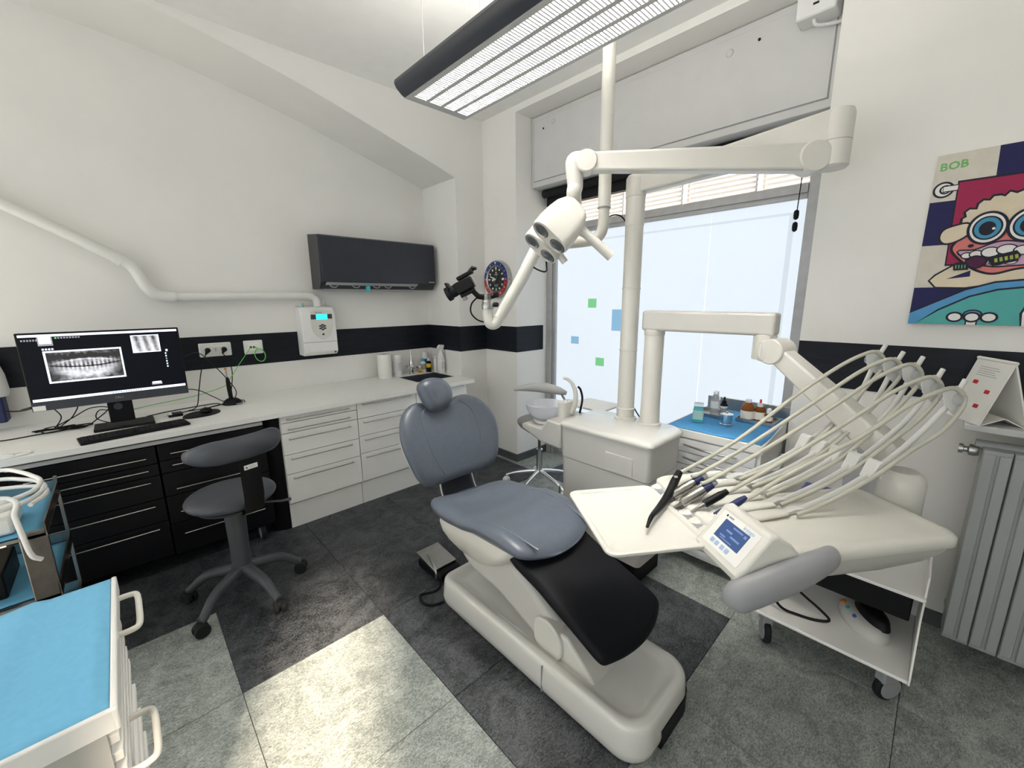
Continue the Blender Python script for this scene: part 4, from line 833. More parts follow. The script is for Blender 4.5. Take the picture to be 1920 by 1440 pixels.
# ------------------------------------------------------------------ doctor's instrument unit
UA = math.atan2(.57212, -.82017)
UV = Vector((-.82017, .57212, 0)); VV = Vector((.57212, .82017, 0)); UO = Vector((1.45, .25, 0))
def D(u, v, z): return UO+UV*u+VV*v+Vector((0, 0, z))
de = thing('instrument_unit', 'cream swing-arm dental instrument unit with touch screen and whip arms', 'dental unit', (1.45, .25, .75), UA)
beam('swing_arm', (2.177, 1.185, 1.482), (2.165, .53, 1.482), .055, .052, .05, .046, 'cream_lo', de, .014)
MB().lathe([(.054, 1.40), (.056, 1.405), (.056, 1.43), (.053, 1.432)], (2.177, 1.128, 0), 24).build('arm_socket', 'cream', de)
MB().lathe([(.046, 1.32), (.048, 1.325), (.048, 1.432), (.044, 1.436)], (2.165, .575, 0), 24).build('arm_knuckle', 'cream', de)
AJ = Vector((2.135, .515, 1.365)); AE = Vector((1.995, .06, 1.02))
ad = (AE-AJ).normalized(); asd = ad.cross(Vector((0, 0, 1))).normalized()
MB().obox((2.15, .545, 1.365), (.82, .57, 0), (-.57, .82, 0), (0, 0, 1), .05, .05, .052).build('arm_hinge', 'cream', de, bevel=.014)
MB().cyl(AJ-asd*.055, AJ+asd*.055, .057, n=28).build('arm_pivot', 'cream', de, bevel=.005)
beam('balance_arm', AJ+ad*.03, AE-ad*.01, .038, .050, .043, .050, 'cream', de, .010)
MB().lathe([(.062, .70), (.068, .71), (.068, .80), (.066, .803), (.068, .806), (.068, .94), (.062, .965), (.045, .98)], (2.0, .037, 0), 28).build('swivel_column', 'cream', de)
MB().lathe([(.0685, .802), (.0685, .805)], (2.0, .037, 0), 28, cap=False).build('column_joint', 'grey_plastic', de)
MB().loft([[D(u, v, z) for v, z in ((.06, .79), (.19, .79), (.19, .72), (.06, .72))] for u in (-.58, -.30)]).build('column_foot', 'cream_lo', de, bevel=.01)
# hull
def hull_ring(z, g, u0=-.50, u1=.16, v0=-.11, v1=.24): return [D(x, y, z) for x, y in rrect(u0+g*1.1, u1-g*.3, v0+g*.75, v1-g, .05, 6)]
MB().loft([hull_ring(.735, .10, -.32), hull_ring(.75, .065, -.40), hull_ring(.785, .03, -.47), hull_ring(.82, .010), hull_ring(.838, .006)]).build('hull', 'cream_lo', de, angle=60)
MB().loft([hull_ring(.838, 0), hull_ring(.842, -.006), hull_ring(.866, -.006), hull_ring(.876, .002), hull_ring(.880, .012), hull_ring(.880, .03), hull_ring(.876, .042), hull_ring(.8755, .06)]).build('top_tray', 'tray_cream', de, angle=60)
# instrument bridge
def br_ring(z, g): return [D(x, y, z) for x, y in rrect(-.14+g, .225-g, .06+g, .475-g, .05, 6)]
MB().loft([br_ring(.765, .06), br_ring(.79, .02), br_ring(.83, .0), br_ring(.862, 0), br_ring(.872, .01)]).build('instrument_bridge', 'tray_cream', de, angle=60)
VI = [.12, .175, .24, .30, .375]
for v in (.09, .148, .208, .27, .335, .415):
    w = .027
    rings = []
    for u, k, zz in ((-.07, .3, .886), (-.05, .8, .892), (.02, 1, .890), (.12, 1.05, .879), (.20, .95, .860), (.27, .70, .842), (.30, .25, .832)):
        rings.append([D(u, v+w*k*math.cos(a), zz-.004+(.012*k)*math.sin(a)) for a in [2*math.pi*q/12 for q in range(12)]])
    MB().loft(rings).build('holder_finger', 'tray_cream', de, angle=70)
b = MB().box(0, 0, 0, 0, 0, 0); b = MB()
b.loft([[D(u, v, z) for v, z in ((-.06, .85), (.43, .85), (.43, .835), (-.06, .835))] for u in (.225, .262)]); b.build('front_strip', 'grey_plastic', de, bevel=.004)
# console with the touch screen
ST, SB = (.194, .95), (.275, .85)
con = [(.09, .86), (.09, .885), (.13, .93), (.175, .962), (.20, .962), (.292, .848), (.292, .825), (.14, .81)]
MB().loft([[D(u, v, z) for u, z in con] for v in (.058, -.142)]).build('console', 'tray_cream', de, bevel=.010, seg=3)
so3 = D(.2345, -.047, .90); sr = -VV; su = (D(ST[0], 0, ST[1])-D(SB[0], 0, SB[1])).normalized(); sn = sr.cross(su).normalized()
if sn.z < 0: sn = -sn
so3 = D((.20+.292)/2, -.042, (.962+.848)/2)
sf = (so3, sr, su, sn)
mat('screen_navy', (.02, .045, .12), .3, emit=.22, ecol=(.10, .18, .42))
mat('screen_lines', (.1, .15, .3), .3, emit=.3, ecol=(.25, .35, .6))
mat('key_blue', (.40, .52, .68), .4)
poly_slab(rrect(-.078, .078, -.056, .058, .004), sf, .0, .0016).build('screen_bezel', 'white_lac', de)
sg = poly_slab(rrect(-.052, .052, -.024, .038, .002), sf, .0016, .0022).build('touch_screen', 'screen_navy', de)
for (x0, x1, y0, y1) in ((-.01, .03, .026, .031), (.036, .046, .022, .031), (-.025, .0, .008, .014), (.0, .038, -.002, .004), (-.035, -.012, -.012, -.007), (-.03, .02, -.018, -.015)): poly_slab(rrect(x0, x1, y0, y1, .001), sf, .0022, .0024).build('screen_text', 'screen_lines', sg)
for x in (-.05, -.03, -.006, .014): poly_slab(rrect(x, x+.015, -.046, -.031, .003), sf, .0016, .0023).build('touch_key', 'key_blue', de)
text_mb('intego', .017, so3+sr*.038+su*.0475+sn*.002, sr, su).build('print', 'key_blue', de)
poly_slab([(p[0]*.8-.056, p[1]+.048) for p in circ(0, 0, .004, 12)], sf, .0016, .002).build('print', 'black', de); poly_slab(rrect(-.048, -.028, .045, .051, .001), sf, .0016, .002).build('print', 'label_grey', de)
# grey grip
gp = [D(.335, -.150, .792), D(.29, -.165, .812), D(.20, -.165, .838), D(.09, -.150, .856), D(.01, -.135, .868), D(-.03, -.115, .868)]
MB().sweep(catmull(gp, 5), [interp([(0, .006), (.05, .022), (.15, .034), (.5, .036), (.9, .026), (.97, .018), (1, .006)], q/25) for q in range(26)], 18, flat=1.35, upv=(0, 0, 1)).build('grip', 'grey_plastic', de)
gp2 = [D(.36, -.10, .79), D(.20, -.11, .80), D(.05, -.10, .82)]
MB().sweep(catmull([D(.25, -.09, .80), D(.15, -.09, .805), D(.05, -.09, .82)], 5), .03, 12, flat=.9).build('grip_mount', 'cream_lo', de)
# whips
TIPZ = [1.275, 1.30, 1.335, 1.345, 1.365]
VW = [.10, .17, .24, .31, .38]
for i in range(5):
    v = VW[i]; tz = TIPZ[i]
    pts = [D(-.06, v, .868), D(-.10, v, .878), D(-.18, v, .905), D(-.28, v, .945), D(-.39, v, 1.005), D(-.50, v, 1.085), D(-.60, v, 1.18), D(-.665, v, tz-.02), D(-.70, v, tz+.045)]
    w = MB().sweep(catmull(pts, 4), [interp([(0, .010), (.1, .013), (.5, .0125), (.85, .010), (1, .009)], q/32) for q in range(33)], 10, flat=.75, upv=tuple(VV)).build('whip_arm', 'whip', de)
    MB().loft([[D(u, v+vv, z) for u, z in ((-.36, .985), (-.385, 1.045), (-.40, 1.05), (-.415, 1.0))] for vv in (-.022, .022)]).build('hose_clip', 'whip', w, bevel=.004)
    MB().loft([[D(u, v+vv, z) for u, z in ((-.615, tz-.035), (-.60, tz+.012), (-.655, tz+.028), (-.70, tz-.03), (-.665, tz-.075))] for vv in (-.012, -.009)]).build('tip_fork', 'white_plastic', w, bevel=.001)
    MB().sweep([D(-.66, v-.03, tz-.02), D(-.665, v+.01, tz-.018), D(-.665, v+.035, tz-.018)], [.018, .022, .016], 12).build('hose_roller', 'clear_plastic', w)
    MB().loft([[D(u, v+vv, z) for u, z in ((-.05, .880), (-.11, .880), (-.13, .895), (-.09, .898))] for vv in (-.014, .014)]).build('whip_socket', 'whip', w, bevel=.003)
# five hand instruments, each with its own hose
def hose(v, hu, hz, tz, vw):
    return [D(hu, v, hz), D(hu-.04, v+(vw-v)*.1, hz+.012), D(-.08, v+(vw-v)*.35, hz+.095+(tz-1.275)*.3), D(-.32, v+(vw-v)*.65, tz-.145), D(-.50, v+(vw-v)*.85, tz-.035), D(-.595, vw-.01, tz+.012), D(-.64, vw-.015, tz+.020), D(-.668, vw-.024, tz-.003), D(-.665, vw-.03, tz-.045), D(-.595, vw-.034, tz-.125), D(-.48, vw-.034, 1.085+(tz-1.275)*.2), D(-.37, vw-.034, 1.012), D(-.22, vw-.034, .938), D(-.08, vw-.034, .888)]
LAB = ['slim dark blue handpiece hose end next to the touch screen', 'black slim micromotor with ribbed steel tip on the holder', 'silver air motor with navy collar beside the slim black one', 'silver air motor with navy collar beside the black syringe', 'long black curved air-water syringe hanging over the tray']
for i in range(5):
    v = VI[i]
    t = thing('dental_handpiece' if i < 4 else 'air_water_syringe', LAB[i], 'dental instrument', D(.15, v, .9), 0, None)
    if i == 0:
        a, b_ = D(.09, v, .928), D(.185, v-.01, .885); hd_ = (b_-a).normalized()
        MB().sweep([a-hd_*.02, a, a+hd_*.012, b_], [.0085, .0115, .0125, .0125], 14).build('coupling', 'navy', t)
        for k in range(4): 
            c = b_+VV*.006*math.cos(k*1.57)+Vector((0, 0, .006*math.sin(k*1.57))); MB().cyl(c, c+hd_*.008, .0022, n=8).build('pin', 'steel', t)
    elif i == 1:
        a, b_ = D(.12, v, .927), D(.185, v, .894); hd_ = (b_-a).normalized()
        MB().sweep([a-hd_*.02, a, a+hd_*.008, b_], [.0095, .012, .0135, .0135], 14).build('body', 'black', t)
        MB().sweep([b_, b_+hd_*.015, b_+hd_*.03, b_+hd_*.055], [.009, .0075, .006, .004], 12).build('tip', 'nickel', t)
        for k in range(4): MB().lathe([(.0082-.0009*k, 0), (.0082-.0009*k, .003)], b_+hd_*(.008+.008*k), 12, hd_).build('ring', 'dark_steel', t)
    elif i < 4:
        a, b_ = D(.13, v, .925), D(.235, v-.004, .868); hd_ = (b_-a).normalized()
        MB().sweep([a-hd_*.035, a-hd_*.015], [.009, .012], 14).build('hose_nut', 'grey_plastic', t)
        MB().sweep([a-hd_*.015, a+hd_*.022], [.0145, .0165], 16).build('collar', 'navy', t)
        MB().sweep([a+hd_*.022, a+hd_*.03, b_-hd_*.012, b_], [.0175, .0185, .0185, .015], 18).build('motor_body', 'nickel', t)
        MB().sweep([b_, b_+hd_*.008, b_+hd_*.026], [.009, .0065, .0065], 12).build('shank', 'dark_steel', t)
    else:
        a = D(.165, v, .925)
        MB().tube([a, D(.20, v-.03, .905), D(.24, v-.07, .885), D(.285, v-.11, .868), D(.345, v-.17, .870), D(.395, v-.225, .880), D(.43, v-.265, .868)], [.013, .016, .016, .0145, .011, .008, .005], 14, 6).build('handle', 'black', t)
        MB().lathe([(.0075, 0), (.0075, .004)], D(.20, v-.035, .922), 12).build('button', 'grey_plastic', t)
    hu, hz = ((.105, .922), (.135, .922), (.16, .940), (.16, .940), (.17, .925))[i]
    MB().tube(hose(v, hu, hz, TIPZ[i], VW[i]), .0072, 10, 7).build('hose', 'hose', t)
# instrument tray hooked to the front
tr = thing('instrument_tray', 'empty cream rounded tray in front of the hand instruments', 'tray', D(.42, .22, .83), UA)
def tray_ring(z, g): return [D(.425+x, .222+y, z) for x, y in rrect(-.17+g, .178-g, -.215+g, .215-g, .035, 6)]
MB().loft([tray_ring(.834, .02), tray_ring(.836, .006), tray_ring(.843, 0), tray_ring(.850, 0), tray_ring(.852, .003), tray_ring(.852, .014), tray_ring(.849, .018), tray_ring(.843, .022), tray_ring(.843, .05)]).build('tray_plate', 'tray_cream', tr, angle=50)
MB().loft([[D(u, v, z) for v, z in ((.05, .834), (.36, .834), (.36, .822), (.05, .822))] for u in (.10, .35)]).build('support_bracket', 'cream_lo', tr)

# ------------------------------------------------------------------ white service cart on the right
sc_ = thing('service_cart', 'low white sheet-metal cart on grey casters under the instrument unit', 'cart', (2.2, .18, 0))
CX0, CX1, CY0, CY1, CZ = 1.965, 2.44, -.085, .435, .175
MB().box(CX0, CX1, CY0, CY1, CZ-.014, CZ).build('lower_shelf', 'white_lac', sc_, bevel=.004)
MB().prism([(CX0, CZ-.014), (CX0+.0, CZ+.02), (2.10, .36), (2.10, .55), (CX1, .55), (CX1, CZ-.014)], 'y', CY0-.006, CY0).build('side_panel', 'white_lac', sc_)
MB().prism([(CX0, CZ-.014), (CX0+.0, CZ+.02), (2.10, .36), (2.10, .55), (CX1, .55), (CX1, CZ-.014)], 'y', CY1, CY1+.006).build('side_panel', 'white_lac', sc_)
MB().box(CX1, CX1+.006, CY0, CY1, CZ, .55).build('back_panel', 'white_lac', sc_)
MB().box(2.08, CX1, CY0-.006, CY1+.006, .45, .464).build('upper_shelf', 'white_lac', sc_, bevel=.003)
for (x, y, a) in ((2.02, .395, .5), (2.045, -.035, 2.5), (2.40, .39, 1), (2.40, -.04, 2)):
    dx, dy = .035*math.cos(a), .035*math.sin(a)
    t_ = MB().cyl((x-dy*.4, y+dx*.4, .058), (x+dy*.4, y-dx*.4, .058), .058, n=28).build('caster_wheel', 'rubber', sc_, bevel=.008)
    for q in (-1, 1): MB().lathe([(.044, 0), (.044, .003), (.03, .004)], (x+q*dy*.42, y-q*dx*.42, .058), 24, (q*dy, -q*dx, 0)).build('hub_cap', 'grey_plastic', t_)
    MB().obox((x+dx*.3, y+dy*.3, .115), (dx, dy, 0), (-dy, dx, 0), (0, 0, 1), .035, .022, .03).build('caster_fork', 'grey_plastic', t_, bevel=.008)

t = thing('clear_canister', 'tall clear plastic canister on the cart behind the hoses', 'canister', (2.33, .17, .4645))
MB().lathe([(.06, 0), (.065, .01), (.065, .38), (.045, .42), (.03, .43), (.03, .47), (.027, .47), (.027, .43), (.042, .415), (.062, .375), (.062, .012), (.001, .010)], (2.33, .17, .4645), 28, cap=False).build('jar', 'frost_plastic', t)
MB().lathe([(.034, .46), (.034, .50), (.02, .505)], (2.33, .17, .4645), 20).build('lid', 'clear_plastic', t)
solo('violet_box', 'deep violet-blue box on the cart behind the whip arms', 'box', MB().box(2.16, 2.26, .20, .36, .4645, .745), mat('violet', (.06, .07, .26), .5), (2.2, .28, .4645), bevel=.004)
solo('black_case', 'black device box pushed under the cart upper shelf', 'device', MB().box(2.16, 2.42, -.06, .30, .30, .449), 'black', (2.28, .1, .30), bevel=.006)
for z in ():
    pass
fd = thing('foot_switch', 'oval beige foot switch with orange and blue keys on the cart', 'foot switch', (2.13, .09, CZ))
FM = Matrix.Translation((2.22, .075, CZ)) @ Matrix.Rotation(math.radians(-146), 4, 'Z')
MB().loft([[FM @ Vector((x, y, z)) for x, y in circ(0, 0, a, 28, b_)] for z, a, b_ in ((.001, .13, .075), (.025, .128, .073), (.04, .118, .062), (.05, .10, .045))]).build('housing', 'cream_lo', fd, angle=60)
MB().loft([[FM @ Vector((x+.01, y+.022, z)) for x, y in circ(0, 0, a, 24, b_)] for z, a, b_ in ((.045, .10, .045), (.075, .09, .04), (.085, .07, .03))]).build('pedal', 'black', fd, angle=60)
for x, mm in ((-.075, 'orange'), (-.03, 'teal'), (.02, 'blue_btn')): MB().ell(tuple(FM @ Vector((x, -.045, .042))), .016, .012, .008).build('key', mm, fd)
solo('cart_cable', 'black looped cable lying on the white cart shelf', 'cable', MB().tube([(2.05, .43, .36), (2.04, .40, .26), (2.04, .35, CZ+.02), (2.06, .28, CZ+.007), (2.08, .22, CZ+.007), (2.10, .18, CZ+.02), (2.12, .22, CZ+.04), (2.12, .32, CZ+.10), (2.14, .40, .36)], .006, 8, 7), 'black', (2.05, .4, CZ))

# ------------------------------------------------------------------ stools
def stool_base(t, c, R, zt, angs, m_arm, m_cast, m_hub, r0=.024, zh=.105, zc=.062, ks=1):
    for a in angs:
        a = math.radians(a); dx, dy = math.cos(a), math.sin(a)
        pts = [(c[0]+dx*.02, c[1]+dy*.02, zh+.015), (c[0]+dx*R*.30, c[1]+dy*R*.30, zh+.005), (c[0]+dx*R*.65, c[1]+dy*R*.65, zh-.018), (c[0]+dx*R*.92, c[1]+dy*R*.92, zc+.012), (c[0]+dx*R, c[1]+dy*R, zc+.002)]
        arm_ = MB().tube(pts, [r0*1.15, r0, r0*.85, r0*.72, r0*.7], 12, 5).build('foot_arm', m_arm, t)
        cx, cy = c[0]+dx*R, c[1]+dy*R; q = a+1.1
        for s_ in (-1, 1):
            ox, oy = math.cos(q)*.013*s_, math.sin(q)*.013*s_
            MB().cyl((cx+ox*.35*ks, cy+oy*.35*ks, .028*ks), (cx+ox*1.7*ks, cy+oy*1.7*ks, .028*ks), .028*ks, n=20).build('caster_wheel', m_cast, arm_, bevel=.004)
        MB().ell((cx, cy, .042*ks), .024*ks, .024*ks, .020*ks).build('caster_hood', m_cast, arm_)
    return t
ws = thing('work_stool', 'dark grey work stool with a curved backrest in front of black drawers', 'stool', (.305, 2.48, 0))
c0 = (.305, 2.48)
stool_base(ws, c0, .285, .6, [-142+72*k for k in range(5)], 'stool_plastic', 'rubber', 'stool_plastic', .030, .165, .072, 1.22)
MB().lathe([(.045, .12), (.052, .13), (.052, .20), (.047, .205), (.045, .30), (.050, .56), (.05, .575)], (*c0, 0), 24).build('gas_column', 'stool_plastic', ws)
out = circ(0, 0, .205, 44, .195)
MB().cushion(out, .085, lambda a, b_, d: (c0[0]+a, c0[1]+b_, .603+d), 8, .38).build('seat', 'stool_leather', ws, angle=80)
MB().lathe([(.12, .545), (.16, .555), (.17, .57)], (*c0, 0), 28).build('seat_pan', 'stool_plastic', ws)
bd = Vector((.06, -.235, 0)).normalized(); bs = Vector((0, 0, 1)).cross(bd)
p0 = Vector((*c0, .565))
MB().sweep([p0+bd*.10, p0+bd*.20, p0+bd*.235+Vector((0, 0, .02)), p0+bd*.248+Vector((0, 0, .10)), p0+bd*.245+Vector((0, 0, .25)), p0+bd*.235+Vector((0, 0, .33))], [.045, .046, .046, .047, .047, .044], 4, flat=.12, upv=tuple(bd)).build('back_bracket', 'black', ws)
lb = p0+bd*.2545+Vector((0, 0, .255)); 
sfl = (lb, bs, Vector((0, 0, 1)), bd)
poly_slab(rrect(-.03, .03, -.011, .011, .001), sfl, -.003, .001).build('label_plate', 'white_plastic', ws)
poly_slab([(p[0]-.02, p[1]-.001) for p in circ(0, 0, .004, 10)], sfl, .001, .0015).build('label_logo', 'black', ws)
for q in (-.003, .003): poly_slab(rrect(-.01, .02, q-.0008, q+.0008, .0003), sfl, .001, .0014).build('label_print', 'label_grey', ws)
# curved backrest pad
bc_ = Vector((*c0, 0)); pts = []; rr = .235
base_a = math.atan2(bd.y, bd.x)
for k in range(13):
    a = base_a+math.radians(-62+k*10.3); pts.append(bc_+Vector((math.cos(a)*rr, math.sin(a)*rr, .905+.012*math.cos((k-6)*.3))))
MB().sweep(pts, [.018]+[.030, .037]+[.041]*7+[.037, .030, .018], 14, flat=1.45, upv=(0, 0, 1)).build('backrest', 'stool_leather', ws, angle=80)
MB().sweep([(.42, 2.38, .56), (.50, 2.33, .555), (.54, 2.31, .56)], [.006, .006, .009], 10).build('height_lever', 'stool_plastic', ws)
fs = thing('assistant_stool', 'taupe saddle stool on a chrome star base behind the water unit', 'stool', (2.47, 2.27, 0))
c1_ = (2.47, 2.27)
stool_base(fs, c1_, .30, .55, [120+72*k for k in range(5)], 'chrome', 'white_plastic', 'chrome', .016, .13, .07)
MB().lathe([(.035, .08), (.038, .10), (.038, .15), (.026, .16), (.026, .34), (.028, .345), (.022, .35)], (*c1_, 0), 24).build('chrome_column', 'chrome', fs)
MB().cyl((*c1_, .345), (*c1_, .50), .013).build('gas_rod', 'dark_steel', fs)
MB().cushion([(x, y) for x, y in circ(0, 0, .20, 40, .18)], .085, lambda a, b_, d: (c1_[0]+a, c1_[1]+b_, .595+d+.5*a*a+.3*b_*b_-.012), 8, .36).build('seat', 'taupe', fs, angle=80)
MB().lathe([(.05, .49), (.11, .51), (.165, .55), (.19, .585)], (*c1_, 0), 30).build('seat_shell', 'cream_lo', fs)
bd2 = Vector((.10, -.2, 0)); pts = []
for k in range(9):
    t_ = k/8; pts.append(Vector((2.30+.26*t_, 2.40-.34*t_, .875+.02*math.sin(math.pi*t_)-.02*t_))+Vector((.08, .06, 0))*math.sin(math.pi*t_)*.6)
MB().sweep(pts, [.012, .02, .028, .034, .038, .038, .034, .028, .014], 14, flat=1.15, upv=(0, 0, 1)).build('backrest', 'shelf_grey', fs, angle=80)
MB().sweep([(2.54, 2.12, .55), (2.58, 2.06, .62), (2.57, 2.07, .78), (2.54, 2.10, .86)], [.012]*4, 10).build('back_stem', 'chrome', fs)

# ------------------------------------------------------------------ instrument drawer cabinet in the window bay
dcab = thing('instrument_cabinet', 'grey-white drawer cabinet with blue paper on top by the window', 'cabinet', (2.62, .83, 0))
X0, X1, Y0, Y1 = 2.315, 2.96, .575, 1.095
MB().box(X0+.02, X1, Y0, Y1, .06, .835).build('body', 'white_lac', dcab, bevel=.004)
MB().box(X0+.0, X1, Y0-.012, Y1+.01, .80, .85).build('top_frame', 'white_lac', dcab, bevel=.006)
MB().box(X1-.012, X1, Y0, Y1, .85, .93).build('rear_rail', 'steel', dcab, bevel=.002)
MB().prism([(X0+.02, .85), (X1, .85), (X1, .93), (X0+.12, .862)], 'y', Y0-.012, Y0-.006).build('side_rail', 'wall_cool', dcab)
zz = [.795, .712, .638, .565, .49, .36, .22, .08]
for k in range(7):
    d_ = MB().box(X0+.004, X0+.02, Y0+.02, Y1-.035, zz[k+1]+.002, zz[k]-.002).build('drawer', 'wall_cool', dcab, bevel=.002)
    zc = (zz[k]+zz[k+1])/2
    MB().tube([(X0+.004, Y1-.12, zc+.008), (X0-.012, Y1-.14, zc+.008), (X0-.026, (Y0+Y1)/2-.01, zc+.004), (X0-.012, Y0+.13, zc+.0), (X0+.004, Y0+.11, zc)], [.003, .006, .008, .006, .003], 8, 5).build('handle', 'handle_metal', d_)
MB().tube([(X0+.01, Y1-.01, .76), (X0-.008, Y1-.012, .74), (X0-.012, Y1-.012, .62), (X0-.008, Y1-.012, .50), (X0+.01, Y1-.01, .48)], .006, 8).build('lock_bar', 'handle_metal', dcab)
for (x, y) in ((X0+.06, Y0+.05), (X0+.06, Y1-.05), (X1-.06, Y0+.05), (X1-.06, Y1-.05)): MB().cyl((x-.015, y, .03), (x+.015, y, .03), .03).build('caster', 'rubber', dcab, bevel=.004)
def paper_sheet(name, label, x0, x1, y0, y1, z, mm, n=18, amp=.003, fold=None):
    b = MB(); vs = []; rnd = random.Random(hash(label) % 1000 if False else 5)
    ph = [rnd.uniform(0, 6) for _ in range(6)]
    for i in range(n+1):
        for j in range(n+1):
            x = x0+(x1-x0)*i/n; y = y0+(y1-y0)*j/n
            h = amp*(.5+.25*math.sin(9*x+ph[0]+3*y)+.25*math.sin(17*y+ph[1]-5*x))
            if fold: h += .011*max(0, 1-abs(x-(fold[0]+fold[1]*(y-y0)))/.03)
            vs.append((x, y, z+.0005+h))
    k = len(vs)
    fs_ = [(i*(n+1)+j, (i+1)*(n+1)+j, (i+1)*(n+1)+j+1, i*(n+1)+j+1) for i in range(n) for j in range(n)]
    b.add(vs, fs_)
    b2 = MB(); b2.v = vs; b2.f = fs_
    o = solo(name, label, 'drape', b2, mm, ((x0+x1)/2, (y0+y1)/2, z), None, angle=60)
    md = o.modifiers.new('solid', 'SOLIDIFY'); md.thickness = .0009; md.offset = -1
    return o
MB().tube([(X0+.10, Y0-.012, .70), (X0+.10, Y0-.06, .71), (X0+.12, Y0-.075, .76), (X0+.22, Y0-.078, .77), (X0+.36, Y0-.075, .76), (X0+.38, Y0-.06, .71), (X0+.38, Y0-.012, .70)], .010, 10, 6).build('push_handle', 'shelf_grey', dcab)
paper_sheet('drape_sheet', 'deep blue paper sheet covering the cabinet under the amber bottles', X0+.004, X1-.03, Y0+.002, Y1-.005, .851, 'blue_deep')
TZ = .8552
def bottle(name, label, c, prof, mm, cap=None, capm='white_plastic', lab=None, labm='paper', extra=None, cat='bottle', liquid=None, group=None, z0=None):
    z_ = TZ if z0 is None else z0
    t = thing(name, label, cat, (c[0], c[1], z_), 0, group)
    MB().lathe(prof, (c[0], c[1], z_), 24).build('bottle_body', mm, t)
    if cap: MB().lathe(cap, (c[0], c[1], z_), 20).build('cap', capm, t)
    if lab: MB().lathe([(lab[0], lab[1]), (lab[0], lab[2])], (c[0], c[1], z_), 24, cap=False).build('label', labm, t)
    if extra: MB().lathe(extra[0], (c[0], c[1], z_), 14).build('dropper', extra[1], t)
    return t
t2 = solo('bottle_tray', 'shallow steel tray holding the three amber bottles', 'tray', MB().box(2.70, 2.86, .62, .83, .8552, .857).box(2.70, 2.703, .62, .83, .857, .875).box(2.857, 2.86, .62, .83, .857, .875).box(2.703, 2.857, .62, .623, .857, .875).box(2.703, 2.857, .827, .83, .857, .875), 'steel', (2.78, .72, .8552))
t3 = solo('bottle_tray', 'shallow steel tray under the clear bottle and black dropper', 'tray', MB().box(2.66, 2.82, .895, 1.07, .8552, .857).box(2.66, 2.663, .895, 1.07, .857, .875).box(2.817, 2.82, .895, 1.07, .857, .875).box(2.663, 2.817, .895, .898, .857, .875).box(2.663, 2.817, 1.067, 1.07, .857, .875), 'steel', (2.74, .98, .8552))
zt = .8572
bottle('amber_bottle', 'big amber bottle with white cap and long label on the steel tray', (2.775, .787), [(.036, 0), (.038, .003), (.038, .062), (.034, .085), (.022, .102), (.014, .108), (.014, .112)], 'amber', [(.0165, .108), (.0165, .126), (.014, .128)], 'white_plastic', (.0386, .008, .058), z0=zt)
bottle('amber_dropper', 'amber bottle with white collar and red dropper top', (2.80, .727), [(.028, 0), (.030, .003), (.030, .062), (.024, .082), (.013, .09)], 'amber', [(.017, .086), (.017, .108), (.013, .11)], 'white_plastic', (.0306, .008, .055), extra=([(.006, .108), (.006, .128), (.004, .132)], 'red'), z0=zt)
bottle('amber_vial', 'short amber vial with round white cap and red-edged label', (2.785, .672), [(.021, 0), (.023, .003), (.023, .042), (.014, .056)], 'amber', [(.0145, .055), (.0145, .080), (.010, .087)], 'white_plastic', (.0236, .012, .038), z0=zt)
bottle('clear_bottle', 'tall clear plastic bottle with grey printed band', (2.72, .962), [(.026, 0), (.028, .003), (.028, .115), (.02, .13), (.015, .135), (.015, .155)], 'clear_plastic', [(.0162, .14), (.0162, .158), (.014, .160)], 'wall_cool', (.0285, .05, .098), 'wall_cool', z0=zt)
bottle('black_dropper_bottle', 'white labelled dropper bottle with tall black nozzle', (2.745, .918), [(.020, 0), (.022, .003), (.022, .065), (.018, .07)], 'white_plastic', [(.0225, .068), (.0225, .078), (.015, .082), (.013, .10), (.006, .104), (.005, .125)], 'black', (.0226, .02, .055), 'label_grey', z0=zt)
t = thing('steel_jar', 'small round steel jar with lid in the middle of blue sheet', 'jar', (2.575, .84, TZ)); 
MB().lathe([(.036, 0), (.036, .004), (.031, .007), (.031, .058)], (2.575, .84, TZ), 28).build('body', 'chrome', t); MB().lathe([(.036, .058), (.036, .064), (.02, .070), (.008, .072), (.008, .080), (.0, .081)], (2.575, .84, TZ), 28).build('lid', 'chrome', t)
t = thing('mint_carton', 'mint green and teal plastic dispenser box at the sheet corner', 'box', (2.515, .985, TZ), math.radians(20))
RM = Matrix.Translation((2.515, .985, TZ)) @ Matrix.Rotation(math.radians(20), 4, 'Z')
MB().box(-.033, .033, -.03, .03, .001, .075, RM).build('body', mat('mint', (.50, .72, .62), .4), t, bevel=.004)
MB().box(-.0335, .0335, -.0305, .0305, .004, .02, RM).build('lower_band', 'teal', t); MB().loft([[RM @ Vector((x, y, z)) for x, y in rrect(-.033+g, .033-g, -.03+g, .03-g, .004, 3)] for z, g in ((.075, .001), (.095, .004), (.10, .008))]).build('lid', mat('aqua', (.10, .50, .55), .3), t); MB().box(-.030, .030, -.027, .027, .1005, .115, RM).build('clear_top', 'clear_plastic', t, bevel=.004)
